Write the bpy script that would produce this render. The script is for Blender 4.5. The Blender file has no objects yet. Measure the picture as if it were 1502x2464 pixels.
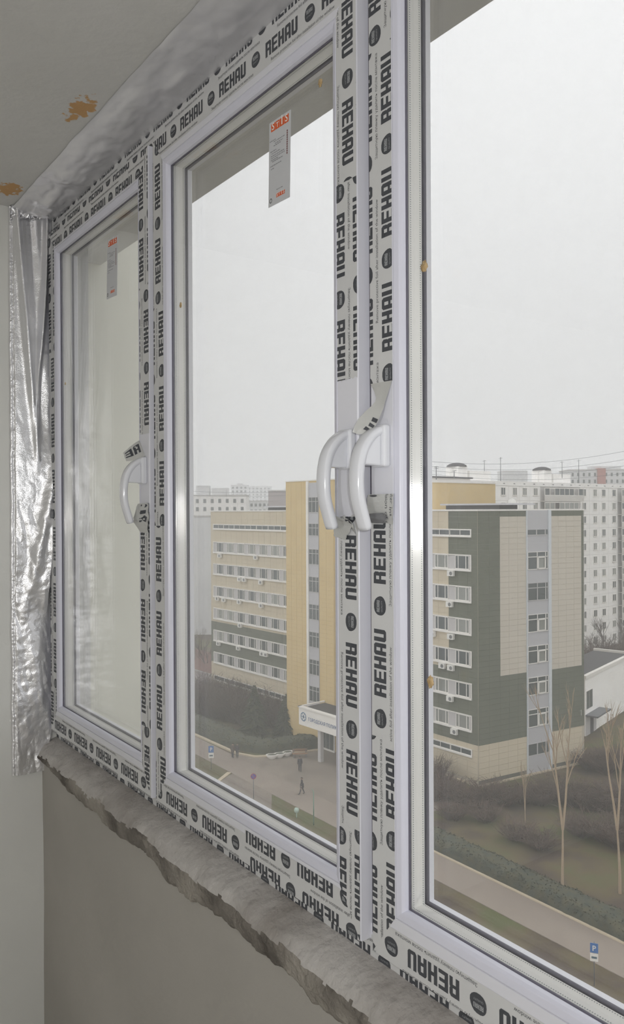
import bpy, bmesh, math, random
import numpy as np
from mathutils import Vector, Matrix, noise as mnoise

sc = bpy.context.scene
COL = sc.collection
random.seed(7)

# ------------------------------------------------------------------ camera
EYE = 1.6
TH, ROLL, PITCH = math.radians(36.23), math.radians(.29), math.radians(-.18)
F0 = np.array([-math.cos(TH), math.sin(TH), 0.]); R0 = np.array([math.sin(TH), math.cos(TH), 0.]); U0 = np.array([0, 0, 1.])
FW = F0*math.cos(PITCH)+U0*math.sin(PITCH); UU = -F0*math.sin(PITCH)+U0*math.cos(PITCH)
RT = R0*math.cos(ROLL)-UU*math.sin(ROLL); UP = UU*math.cos(ROLL)+R0*math.sin(ROLL)
CAM = np.array([0, 0, EYE])
cam = bpy.data.cameras.new('camera'); camo = bpy.data.objects.new('camera', cam); COL.objects.link(camo)
cam.sensor_fit = 'VERTICAL'; cam.sensor_height = 36.0; cam.lens = 1900/2464*36.0
cam.clip_start = .02; cam.clip_end = 6000
m = Matrix.Identity(4)
for i in range(3):
    m[i][0] = RT[i]; m[i][1] = UP[i]; m[i][2] = -FW[i]; m[i][3] = CAM[i]
camo.matrix_world = m
sc.camera = camo

# ------------------------------------------------------------------ sky, flash, exposure
sc.view_settings.view_transform = 'Standard'; sc.view_settings.look = 'None'
sc.view_settings.gamma = 1; sc.view_settings.use_curve_mapping = False
sc.view_settings.exposure = 0.0
try:
    sc.cycles.volume_bounces = 1; sc.cycles.max_bounces = 6; sc.cycles.diffuse_bounces = 4; sc.cycles.glossy_bounces = 3; sc.cycles.transmission_bounces = 2; sc.cycles.transparent_max_bounces = 20
    sc.cycles.use_adaptive_sampling = True; sc.cycles.adaptive_threshold = .07; sc.cycles.adaptive_min_samples = 12
    sc.cycles.sample_clamp_indirect = 6
except Exception: pass
w = bpy.data.worlds.new('overcast_sky'); sc.world = w; w.use_nodes = True
nt = w.node_tree; nt.nodes.clear()
wo = nt.nodes.new('ShaderNodeOutputWorld'); bg = nt.nodes.new('ShaderNodeBackground')
tc = nt.nodes.new('ShaderNodeTexCoord'); sx = nt.nodes.new('ShaderNodeSeparateXYZ'); cr = nt.nodes.new('ShaderNodeValToRGB')
nz = nt.nodes.new('ShaderNodeTexNoise'); nz.inputs['Scale'].default_value = 1.6; nz.inputs['Detail'].default_value = 3
mx = nt.nodes.new('ShaderNodeMath'); mx.operation = 'MULTIPLY_ADD'; mx.inputs[1].default_value = .10
cr.color_ramp.elements[0].position = 0.0; cr.color_ramp.elements[0].color = (.645, .645, .65, 1)
cr.color_ramp.elements[1].position = .75; cr.color_ramp.elements[1].color = (1.0, 1.0, 1.01, 1)
nt.links.new(tc.outputs['Generated'], sx.inputs[0]); nt.links.new(tc.outputs['Generated'], nz.inputs['Vector'])
nt.links.new(nz.outputs['Fac'], mx.inputs[0]); nt.links.new(sx.outputs['Z'], mx.inputs[2])
nt.links.new(mx.outputs[0], cr.inputs[0]); nt.links.new(cr.outputs[0], bg.inputs[0]); nt.links.new(bg.outputs[0], wo.inputs[0])
bg.inputs[1].default_value = 1.43
# the camera's own flash, beside the lens
fl = bpy.data.lights.new('camera_flash', 'SPOT'); fl.energy = 15.0; fl.spot_size = math.radians(128); fl.spot_blend = 1.0; fl.shadow_soft_size = .012; fl.color = (.97, .985, 1)
flo = bpy.data.objects.new('camera_flash', fl); COL.objects.link(flo); flo.matrix_world = m; flo.location = CAM + UP*.03 + RT*.035 - FW*.01

# ------------------------------------------------------------------ helpers
def ray(x, y): return FW*1900.+RT*(x-751)-UP*(y-1232)
def onY(x, y, Y): r = ray(x, y); return CAM+r*(Y/r[1])
def onX(x, y, X): r = ray(x, y); return CAM+r*(X/r[0])
def onZ(x, y, Z): r = ray(x, y); return CAM+r*((Z-EYE)/r[2])
def depth(x, y, D): return CAM+ray(x, y)*(D/1900.)
def lin(v):
    v /= 255.
    return v/12.92 if v <= .04045 else ((v+.055)/1.055)**2.4
def rgb(r, g, b): return (lin(r), lin(g), lin(b), 1)

MATS = {}
def mat(name, col, rough=.6, metal=0., col2=None, nscale=3., ndetail=4., bump=0., bscale=40., spec=.5, contrast=(.35, .65), aniso=0):
    if name in MATS: return MATS[name]
    M = bpy.data.materials.new(name); M.use_nodes = True; t = M.node_tree; b = t.nodes['Principled BSDF']
    b.inputs['Base Color'].default_value = col; b.inputs['Roughness'].default_value = rough; b.inputs['Metallic'].default_value = metal
    b.inputs['Specular IOR Level'].default_value = spec
    if aniso: b.inputs['Anisotropic'].default_value = aniso
    if col2 is not None or bump:
        tcn = t.nodes.new('ShaderNodeTexCoord')
    if col2 is not None:
        n = t.nodes.new('ShaderNodeTexNoise'); n.inputs['Scale'].default_value = nscale; n.inputs['Detail'].default_value = ndetail
        r = t.nodes.new('ShaderNodeValToRGB'); r.color_ramp.elements[0].position = contrast[0]; r.color_ramp.elements[1].position = contrast[1]
        r.color_ramp.elements[0].color = col; r.color_ramp.elements[1].color = col2
        t.links.new(tcn.outputs['Object'], n.inputs['Vector']); t.links.new(n.outputs['Fac'], r.inputs[0]); t.links.new(r.outputs[0], b.inputs['Base Color'])
    if bump:
        n2 = t.nodes.new('ShaderNodeTexNoise'); n2.inputs['Scale'].default_value = bscale; n2.inputs['Detail'].default_value = 5
        bp = t.nodes.new('ShaderNodeBump'); bp.inputs['Strength'].default_value = bump; bp.inputs['Distance'].default_value = .01
        t.links.new(tcn.outputs['Object'], n2.inputs['Vector']); t.links.new(n2.outputs['Fac'], bp.inputs['Height']); t.links.new(bp.outputs[0], b.inputs['Normal'])
    MATS[name] = M
    return M

def tag(o, label, cat, group=None, kind=None):
    o['label'] = label; o['category'] = cat
    if group: o['group'] = group
    if kind: o['kind'] = kind
    return o
def empty(name, loc=(0, 0, 0), rz=0., label=None, cat=None, group=None, kind=None):
    o = bpy.data.objects.new(name, None); COL.objects.link(o); o.location = loc; o.rotation_euler = (0, 0, rz); o.empty_display_size = .1
    if label: tag(o, label, cat, group, kind)
    return o
def link(name, me, parent=None, loc=None, rz=0.):
    o = bpy.data.objects.new(name, me); COL.objects.link(o)
    if parent: o.parent = parent
    if loc is not None: o.location = loc
    if rz: o.rotation_euler = (0, 0, rz)
    return o

class MB:
    """collects geometry for one mesh"""
    def __init__(s): s.v = []; s.f = []; s.mi = []; s.sm = []
    def quad(s, pts, mi=0, smooth=False):
        k = len(s.v); s.v += [tuple(p) for p in pts]; s.f.append(tuple(range(k, k+len(pts)))); s.mi.append(mi); s.sm.append(smooth)
    def box(s, x0, x1, y0, y1, z0, z1, mi=0):
        k = len(s.v)
        s.v += [(x0, y0, z0), (x1, y0, z0), (x1, y1, z0), (x0, y1, z0), (x0, y0, z1), (x1, y0, z1), (x1, y1, z1), (x0, y1, z1)]
        for q in ((0, 3, 2, 1), (4, 5, 6, 7), (0, 1, 5, 4), (1, 2, 6, 5), (2, 3, 7, 6), (3, 0, 4, 7)):
            s.f.append(tuple(k+i for i in q)); s.mi.append(mi); s.sm.append(False)
    def grid(s, fn, nu, nv, mi=0, smooth=True):
        k = len(s.v)
        for j in range(nv+1):
            for i in range(nu+1): s.v.append(tuple(fn(i/nu, j/nv)))
        for j in range(nv):
            for i in range(nu):
                a = k+j*(nu+1)+i; s.f.append((a, a+1, a+nu+2, a+nu+1)); s.mi.append(mi); s.sm.append(smooth)
    def tube(s, pts, rads, n=6, mi=0, cap=True, smooth=True):
        k0 = len(s.v); pts = [Vector(p) for p in pts]
        for i, p in enumerate(pts):
            d = (pts[min(i+1, len(pts)-1)]-pts[max(i-1, 0)])
            d = d.normalized() if d.length > 1e-9 else Vector((0, 0, 1))
            a = d.orthogonal().normalized() if i == 0 else (a_prev - d*a_prev.dot(d)).normalized()
            a_prev = a; b = d.cross(a)
            for q in range(n):
                an = 2*math.pi*q/n; s.v.append(tuple(p+(a*math.cos(an)+b*math.sin(an))*rads[i]))
        for i in range(len(pts)-1):
            for q in range(n):
                a0 = k0+i*n+q; a1 = k0+i*n+(q+1) % n
                s.f.append((a0, a1, a1+n, a0+n)); s.mi.append(mi); s.sm.append(smooth)
        if cap:
            s.f.append(tuple(k0+q for q in range(n))[::-1]); s.mi.append(mi); s.sm.append(False)
            e = k0+(len(pts)-1)*n; s.f.append(tuple(e+q for q in range(n))); s.mi.append(mi); s.sm.append(False)
    def lathe(s, prof, n=12, c=(0, 0, 0), mi=0, smooth=True):
        k = len(s.v)
        for r, z in prof:
            for q in range(n):
                an = 2*math.pi*q/n; s.v.append((c[0]+r*math.cos(an), c[1]+r*math.sin(an), c[2]+z))
        for i in range(len(prof)-1):
            for q in range(n):
                a0 = k+i*n+q; a1 = k+i*n+(q+1) % n; s.f.append((a0, a1, a1+n, a0+n)); s.mi.append(mi); s.sm.append(smooth)
    def prism(s, poly, z0, z1, mi=0):
        k = len(s.v); n = len(poly)
        s.v += [(p[0], p[1], z0) for p in poly]+[(p[0], p[1], z1) for p in poly]
        s.f.append(tuple(range(k, k+n))[::-1]); s.f.append(tuple(range(k+n, k+2*n))); s.mi += [mi, mi]; s.sm += [False, False]
        for i in range(n):
            j = (i+1) % n; s.f.append((k+i, k+j, k+n+j, k+n+i)); s.mi.append(mi); s.sm.append(False)
    def mesh(s, name, mats):
        me = bpy.data.meshes.new(name); me.from_pydata(s.v, [], s.f)
        for M in (mats if isinstance(mats, (list, tuple)) else [mats]): me.materials.append(M)
        me.polygons.foreach_set('material_index', s.mi); me.polygons.foreach_set('use_smooth', s.sm); me.update()
        return me
    def build(s, name, mats, parent=None, loc=None, rz=0.):
        return link(name, s.mesh(name, mats), parent, loc, rz)
def boxo(name, x0, x1, y0, y1, z0, z1, M, parent=None):
    b = MB(); b.box(x0, x1, y0, y1, z0, z1); return b.build(name, M, parent)
def bevel(o, wdt=.002, seg=2):
    md = o.modifiers.new('bevel', 'BEVEL'); md.width = wdt; md.segments = seg; md.limit_method = 'ANGLE'
    return o
def fbm(x, y, z=0., sc_=1., o=4):
    return mnoise.fractal(Vector((x*sc_, y*sc_, z*sc_)), .9, 2., o)

# ------------------------------------------------------------------ materials of the room
PVC = mat('white_pvc', rgb(226, 226, 233), .32, spec=.5)
PVCB = mat('white_pvc_bead', rgb(216, 216, 228), .28, spec=.5)
FILM = mat('protective_film', rgb(210, 210, 210), .42, spec=.5, bump=.06, bscale=60)
FILM2 = mat('loose_film', rgb(196, 196, 193), .3, spec=.6, bump=.15, bscale=90)
INK = mat('film_ink', rgb(75, 77, 82), .5)
INKT = mat('film_ink_small', rgb(96, 96, 98), .5)
INKL = mat('badge_light_print', rgb(170, 172, 174), .5)
RUBBER = mat('gasket_rubber', rgb(104, 102, 114), .5)
def spacer_mat():
    M = bpy.data.materials.new('spacer_aluminium'); M.use_nodes = True; t = M.node_tree; b = t.nodes['Principled BSDF']
    b.inputs['Metallic'].default_value = .22; b.inputs['Roughness'].default_value = .11; b.inputs['Specular IOR Level'].default_value = .9
    tcn = t.nodes.new('ShaderNodeTexCoord'); sp = t.nodes.new('ShaderNodeSeparateXYZ'); t.links.new(tcn.outputs['Object'], sp.inputs[0])
    def mt(op, a, c=None, d=None):
        n = t.nodes.new('ShaderNodeMath'); n.operation = op
        for i, v in enumerate((a, c, d)):
            if v is None: continue
            if isinstance(v, (int, float)): n.inputs[i].default_value = v
            else: t.links.new(v, n.inputs[i])
        return n.outputs[0]
    # two rows of tiny perforations along the bar
    dy = mt('SUBTRACT', mt('ABSOLUTE', mt('SUBTRACT', sp.outputs['Y'], .7684)), .0092)
    al = mt('ADD', sp.outputs['X'], sp.outputs['Z']); dz = mt('SUBTRACT', mt('MODULO', mt('ADD', al, 50.), .0032), .0016)
    dist = mt('SQRT', mt('ADD', mt('MULTIPLY', dy, dy), mt('MULTIPLY', dz, dz))); f = mt('LESS_THAN', dist, .0009)
    mxn = t.nodes.new('ShaderNodeMix'); mxn.data_type = 'RGBA'; t.links.new(f, mxn.inputs[0]); mxn.inputs[6].default_value = rgb(242, 241, 238); mxn.inputs[7].default_value = rgb(150, 156, 158); t.links.new(mxn.outputs[2], b.inputs['Base Color'])
    return M
ALU = spacer_mat()
HANDLE = mat('handle_white', rgb(228, 229, 234), .14, spec=.6)
CEIL = mat('ceiling_plaster', rgb(206, 205, 202), .85, col2=rgb(214, 213, 211), nscale=2.2, bump=.15, bscale=35)
WALL = mat('wall_plaster', rgb(216, 216, 212), .8, col2=rgb(223, 223, 219), nscale=1.6, bump=.08, bscale=30)
PARA = mat('parapet_plaster', rgb(168, 164, 157), .85, col2=rgb(177, 173, 166), nscale=2.5, bump=.12, bscale=40)
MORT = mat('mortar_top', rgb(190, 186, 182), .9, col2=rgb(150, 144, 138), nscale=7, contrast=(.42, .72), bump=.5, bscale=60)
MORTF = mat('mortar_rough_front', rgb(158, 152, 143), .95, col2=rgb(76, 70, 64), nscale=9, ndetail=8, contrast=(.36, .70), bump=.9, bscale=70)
CREAM = mat('outer_wall_cream', rgb(236, 235, 224), .85, col2=rgb(230, 229, 218), nscale=1.2, bump=.05)
FLOORM = mat('concrete_floor', rgb(196, 193, 188), .85, col2=rgb(206, 203, 198), nscale=2)
SOFF = CEIL

def foil_mat(name, col, rough, bscale, bst, weave=True, metal=.85):
    M = bpy.data.materials.new(name); M.use_nodes = True; t = M.node_tree; b = t.nodes['Principled BSDF']
    b.inputs['Base Color'].default_value = col; b.inputs['Metallic'].default_value = metal; b.inputs['Roughness'].default_value = rough
    tcn = t.nodes.new('ShaderNodeTexCoord')
    n2 = t.nodes.new('ShaderNodeTexNoise'); n2.inputs['Scale'].default_value = bscale; n2.inputs['Detail'].default_value = 6
    bp = t.nodes.new('ShaderNodeBump'); bp.inputs['Strength'].default_value = bst; bp.inputs['Distance'].default_value = .004
    t.links.new(tcn.outputs['Object'], n2.inputs['Vector']); t.links.new(n2.outputs['Fac'], bp.inputs['Height'])
    if weave:
        vo = t.nodes.new('ShaderNodeTexVoronoi'); vo.inputs['Scale'].default_value = 420
        bp2 = t.nodes.new('ShaderNodeBump'); bp2.inputs['Strength'].default_value = .32; bp2.inputs['Distance'].default_value = .001
        t.links.new(tcn.outputs['Object'], vo.inputs['Vector']); t.links.new(vo.outputs['Distance'], bp2.inputs['Height'])
        t.links.new(bp.outputs[0], bp2.inputs['Normal']); t.links.new(bp2.outputs[0], b.inputs['Normal'])
    else: t.links.new(bp.outputs[0], b.inputs['Normal'])
    return M
FOIL = foil_mat('crumpled_foil', rgb(238, 238, 241), .31, 13, .22, True, .82)
FOIL2 = foil_mat('matte_foil', rgb(230, 229, 231), .42, 9, .2, False, .68)

def glass_mat():
    M = bpy.data.materials.new('window_glass'); M.use_nodes = True; t = M.node_tree; t.nodes.clear()
    o = t.nodes.new('ShaderNodeOutputMaterial'); tr = t.nodes.new('ShaderNodeBsdfTransparent'); g = t.nodes.new('ShaderNodeBsdfGlossy')
    fr = t.nodes.new('ShaderNodeFresnel'); mxs = t.nodes.new('ShaderNodeMixShader')
    tr.inputs[0].default_value = (.985, .988, .988, 1); g.inputs['Roughness'].default_value = .0; g.inputs[0].default_value = (.9, .9, .9, 1); 
    ge = t.nodes.new('ShaderNodeNewGeometry'); io = t.nodes.new('ShaderNodeMix'); io.inputs[2].default_value = 1.45; io.inputs[3].default_value = 1/1.45
    t.links.new(ge.outputs['Backfacing'], io.inputs[0]); t.links.new(io.outputs[0], fr.inputs[0])
    t.links.new(fr.outputs[0], mxs.inputs[0]); t.links.new(tr.outputs[0], mxs.inputs[1]); t.links.new(g.outputs[0], mxs.inputs[2]); t.links.new(mxs.outputs[0], o.inputs[0])
    return M
GLASS = glass_mat()

# ceiling stains (rust) placed in the ceiling's own coordinates
def add_stains(M, spots, col):
    t = M.node_tree; b = t.nodes['Principled BSDF']; lk = [l for l in t.links if l.to_socket == b.inputs['Base Color']][0]; src = lk.from_socket
    tcn = t.nodes.new('ShaderNodeTexCoord'); fac = None
    n = t.nodes.new('ShaderNodeTexNoise'); n.inputs['Scale'].default_value = 46; n.inputs['Detail'].default_value = 9; t.links.new(tcn.outputs['Object'], n.inputs['Vector'])
    for (x, y, z, r, sx_, sy_) in spots:
        mp = t.nodes.new('ShaderNodeMapping'); mp.inputs['Location'].default_value = (-x*sx_/r, -y*sy_/r, -z/r); mp.inputs['Scale'].default_value = (sx_/r, sy_/r, 1/r)
        gr = t.nodes.new('ShaderNodeTexGradient'); gr.gradient_type = 'SPHERICAL'
        t.links.new(tcn.outputs['Object'], mp.inputs[0]); t.links.new(mp.outputs[0], gr.inputs[0])
        if fac is None: fac = gr.outputs['Fac']
        else:
            a = t.nodes.new('ShaderNodeMath'); a.operation = 'MAXIMUM'; t.links.new(fac, a.inputs[0]); t.links.new(gr.outputs['Fac'], a.inputs[1]); fac = a.outputs[0]
    a = t.nodes.new('ShaderNodeMath'); a.operation = 'MULTIPLY'; t.links.new(fac, a.inputs[0]); t.links.new(n.outputs['Fac'], a.inputs[1])
    r = t.nodes.new('ShaderNodeValToRGB'); r.color_ramp.elements[0].position = .30; r.color_ramp.elements[0].color = (0, 0, 0, 1); r.color_ramp.elements[1].position = .345; r.color_ramp.elements[1].color = (.85, .85, .85, 1)
    t.links.new(a.outputs[0], r.inputs[0])
    mxn = t.nodes.new('ShaderNodeMix'); mxn.data_type = 'RGBA'
    t.links.new(r.outputs[0], mxn.inputs[0]); t.links.new(src, mxn.inputs[6]); mxn.inputs[7].default_value = col; t.links.new(mxn.outputs[2], b.inputs['Base Color'])

# ------------------------------------------------------------------ the room shell
XE, ZC, YP = -2.30, EYE+.858, .716          # end wall, ceiling, parapet face
s1 = onZ(193, 262, ZC); s2 = onZ(22, 455, ZC)
add_stains(CEIL, [(s1[0], s1[1], ZC, .115, .75, 1.9), (s2[0], s2[1], ZC, .115, 1.0, 1.5)], rgb(196, 146, 76))
def struct(o, label, cat): return tag(o, label, cat, kind='structure')
struct(boxo('ceiling', -2.95, 2.2, -2.6, 1.04, ZC, ZC+.22, CEIL), 'grey plastered concrete ceiling with rusty stains above the window', 'ceiling')
struct(boxo('wall_end', XE-.13, XE, -2.6, .86, 0, ZC, WALL), 'pale plastered end wall at the left of the window', 'wall')
def parapet(u, v):
    X = XE+u*(2.2-XE); z = v*.895
    return (X, YP+.004*fbm(X, z, 1, 2.5, 3), z)
pm = MB(); pm.grid(parapet, 60, 16)
pm.box(XE, 2.2, YP+.03, .86, 0, .90)
pm.box(-.10, 2.2, YP+.03, .86, .90, ZC)
struct(pm.build('wall_parapet', PARA), 'plain beige-grey parapet wall below the window', 'wall')
struct(boxo('wall_back', XE, 2.2, -2.72, -2.6, 0, ZC, WALL), 'pale wall behind the camera', 'wall')
struct(boxo('wall_right', 2.2, 2.32, -2.6, .86, 0, ZC, WALL), 'pale wall at the far right behind the camera', 'wall')
struct(boxo('floor', -2.43, 2.2, -2.72, .86, -.12, 0, FLOORM), 'bare concrete floor', 'floor')
struct(boxo('wall_outside', -3.0, -2.66, .86, 1.36, -6, 6, CREAM), 'cream partition wall standing outside the leftmost pane', 'wall')
# made-up fill lamp, added unseen behind the camera to brighten the room
lp = empty('fill_lamp', (.75, -1.6, ZC), label='added fill lamp on a cord, unseen behind the camera', cat='lamp')
b = MB(); b.tube([(0, 0, 0), (0, 0, -.8)], [.004, .004]); b.build('cord', RUBBER, lp)
b = MB(); b.lathe([(0, -.8), (.018, -.8), (.02, -.85), (.016, -.86), (0, -.86)]); b.build('socket', PVC, lp)
ld = bpy.data.lights.new('fill_light', 'POINT'); ld.energy = 45; ld.shadow_soft_size = .05; ld.color = (1, .985, .965)
lo = bpy.data.objects.new('fill_light', ld); COL.objects.link(lo); lo.location = (.75, -1.6, ZC-.94)

# ------------------------------------------------------------------ mortar ledge under the frame
def ledge(u, v):
    X = XE+u*(-.05-XE)
    fr = fbm(X, 3.3, 0, 6, 4); fr2 = fbm(X, 8.1, 0, 16, 4)
    grow = min(1, max(0, (X+2.28)/.25))
    zb = EYE-.700-(.045+.012*fr+.008*fr2+.006*fbm(X, 2, 0, 48, 4))*grow
    prof = [(.762, EYE-.657), (.745, EYE-.662), (.726, EYE-.670), (.710, EYE-.680-.004*fr), (.700, EYE-.693-.005*fr), (.6965, EYE-.706), (.699, (EYE-.705+zb)/2), (.703, zb+.008), (YP+.002, zb), (YP+.02, zb-.002)]
    k = v*(len(prof)-1); i = min(int(k), len(prof)-2); f = k-i
    q0, q1, q2, q3 = prof[max(i-1, 0)], prof[i], prof[i+1], prof[min(i+2, len(prof)-1)]
    Y, z = (.5*(2*q1[c]+(q2[c]-q0[c])*f+(2*q0[c]-5*q1[c]+4*q2[c]-q3[c])*f*f+(3*q1[c]-q0[c]-3*q2[c]+q3[c])*f**3) for c in (0, 1))
    n1 = fbm(X, Y*2, z*2, 22, 4); wgt = .35+.65*max(0, min(1, (v-.22)/.2))
    return (X, Y+.0035*n1*wgt, z+.003*fbm(X, z*3, 9, 30, 3)*wgt)
b = MB(); b.grid(ledge, 900, 27)
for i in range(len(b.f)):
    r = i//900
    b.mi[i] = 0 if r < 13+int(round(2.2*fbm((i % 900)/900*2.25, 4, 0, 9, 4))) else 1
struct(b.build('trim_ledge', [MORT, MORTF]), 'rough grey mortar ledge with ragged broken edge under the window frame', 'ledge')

# ------------------------------------------------------------------ window profiles
EXT, EXB = .010, .018                     # rails are a little wider than stiles
def sweep(rect, side, prof, closed=True, mi=0, smooth=False, mb=None, ex=True):
    """profile of (offset from the outer edge, Y) swept along one mitred side of a rectangle (x0,x1,z0,z1)"""
    x0, x1, z0, z1 = rect; mb = mb or MB(); k = len(mb.v); n = len(prof)
    for o, Y in prof:
        f = o if o < .003 or not ex else o+EXT; g = o if o < .003 or not ex else o+EXB
        if side == 'L': a, c = (x0+o, Y, z0+g), (x0+o, Y, z1-f)
        elif side == 'R': a, c = (x1-o, Y, z0+g), (x1-o, Y, z1-f)
        elif side == 'T': a, c = (x0+o, Y, z1-f), (x1-o, Y, z1-f)
        else: a, c = (x0+o, Y, z0+g), (x1-o, Y, z0+g)
        mb.v += [a, c]
    for i in range(n if closed else n-1):
        j = (i+1) % n; mb.f.append((k+2*i, k+2*j, k+2*j+1, k+2*i+1)); mb.mi.append(mi); mb.sm.append(smooth)
    return mb
YF, YFR = .735, .756                       # sash face, frame face
SASH = [(0, YF+.002), (.002, YF), (.0475, YF), (.048, YF+.0012), (.048, .752), (.056, .752), (.056, .786), (.062, .787), (.062, .796), (.056, .800), (0, .800)]
BEAD = [(.0484, .740), (.0484, YF+.0004), (.050, YF-.0003), (.0585, YF+.0022), (.0612, YF+.006), (.0618, .7445), (.0618, .748), (.055, .748)]
GASK = [(.0555, .748), (.0622, .7482), (.0626, .7500), (.0622, .7518), (.0555, .752)]
GASKO = [(.0555, .7842), (.0618, .7844), (.0622, .7865), (.0555, .787)]
SPAC = [(.057, .7562)]+[(.0591+.00025*math.cos(2*math.pi*q/6), .7565+q*.00015) for q in range(160)]+[(.057, .7806)]   # finely fluted face

# --- print on the protective film
PT, WL, LH, RP = .159, .0945, .0257, .045
GL = {
 'R': [[(0, 0), (.36, 0), (.36, 1), (0, 1)], [(.36, .8), (1, .8), (1, .88), (.84, 1), (.36, 1)], [(.66, .55), (.94, .55), (1, .61), (1, .8), (.66, .8)], [(.36, .38), (1, .38), (1, .46), (.94, .55), (.36, .55)], [(.66, 0), (1, 0), (1, .38), (.66, .38)]],
 'E': [[(0, 0), (.36, 0), (.36, 1), (0, 1)], [(.36, .8), (1, .8), (1, 1), (.36, 1)], [(.36, .41), (.92, .41), (.92, .59), (.36, .59)], [(.36, 0), (1, 0), (1, .2), (.36, .2)]],
 'H': [[(0, 0), (.36, 0), (.36, 1), (0, 1)], [(.64, 0), (1, 0), (1, 1), (.64, 1)], [(.36, .4), (.64, .4), (.64, .6), (.36, .6)]],
 'A': [[(0, 0), (.36, 0), (.36, .8), (0, .8)], [(.64, 0), (1, 0), (1, .8), (.64, .8)], [(0, .8), (1, .8), (1, .88), (.84, 1), (.16, 1), (0, .88)], [(.36, .3), (.64, .3), (.64, .48), (.36, .48)]],
 'U': [[(0, .2), (.36, .2), (.36, 1), (0, 1)], [(.64, .2), (1, .2), (1, 1), (.64, 1)], [(0, .12), (.16, 0), (.84, 0), (1, .12), (1, .2), (0, .2)]]}
def word_polys(s, W, H, gap=.0024):
    lw = (W-gap*(len(s)-1))/len(s); out = []
    for i, ch in enumerate(s):
        for p in GL[ch]: out.append([(i*(lw+gap)+x*lw, y*H) for x, y in p])
    return out
def text_polys(s, size, bold=False):
    c = bpy.data.curves.new('t', 'FONT'); c.body = s; c.size = size; c.resolution_u = 3; c.fill_mode = 'FRONT'
    if bold: c.offset = size*.018
    o = bpy.data.objects.new('t', c); COL.objects.link(o); dg = bpy.context.evaluated_depsgraph_get(); dg.update()
    e = o.evaluated_get(dg); me = e.to_mesh(); me.calc_loop_triangles()
    vs = [tuple(v.co[:2]) for v in me.vertices]; out = [[vs[i] for i in t.vertices] for t in me.loop_triangles]
    e.to_mesh_clear(); bpy.data.objects.remove(o); bpy.data.curves.remove(c)
    return out
def span(ps): xs = [p[0] for q in ps for p in q]; return min(xs), max(xs)
def fit(ps, W):
    a, c = span(ps); k = W/(c-a); return [[((x-a)*k, y*k) for x, y in q] for q in ps]
WORD = word_polys('REHAU', WL, LH)
def rus_polys(size):
    out, x = [], 0.
    for i, seg in enumerate('Защитную пленку удалить после монтажа'.split('н')):
        if i:                                  # the letter н drawn as two stems and a bar
            hx, sw, hw = size*.53, size*.085, size*.44
            out += [[(x, 0), (x+sw, 0), (x+sw, hx), (x, hx)], [(x+hw-sw, 0), (x+hw, 0), (x+hw, hx), (x+hw-sw, hx)], [(x+sw, hx*.43), (x+hw-sw, hx*.43), (x+hw-sw, hx*.58), (x+sw, hx*.58)]]; x += hw+size*.09
        ps = text_polys(seg, size); a, c = span(ps); out += [[(px-a+x, py) for px, py in q] for q in ps]; x += c-a+size*.09
    return out
RUS = fit(rus_polys(.007), .149)
ENG = fit(text_polys('Remove protective foil after installation of the window', .007), .174)
BADGE = []
for q in range(18):
    an = 2*math.pi*q/18; cx_, cz_ = math.cos(an), math.sin(an); r = 1+.13*max(0, math.cos(an-math.radians(-20)))**6
    BADGE.append((.0130*r*math.copysign(abs(cx_)**.85, cx_), .0128*math.copysign(abs(cz_)**.92, cz_)))
B_R = word_polys('REHAU', .0165, .0062, .0005); B_Q = fit(text_polys('QUALITY', .005), .0160)
def clip(poly, planes):
    for nx, ny, d in planes:                 # keep nx*x+ny*y >= d
        ds = [nx*x+ny*y-d for x, y in poly]
        if min(ds) >= 0: continue
        if max(ds) <= 0: return []
        out = []
        for i in range(len(poly)):
            j = (i+1) % len(poly); a, c = ds[i], ds[j]
            if a >= 0: out.append(poly[i])
            if (a >= 0) != (c >= 0):
                t = a/(a-c); out.append((poly[i][0]+(poly[j][0]-poly[i][0])*t, poly[i][1]+(poly[j][1]-poly[i][1])*t))
        poly = out
        if len(poly) < 3: return []
    return poly
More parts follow.
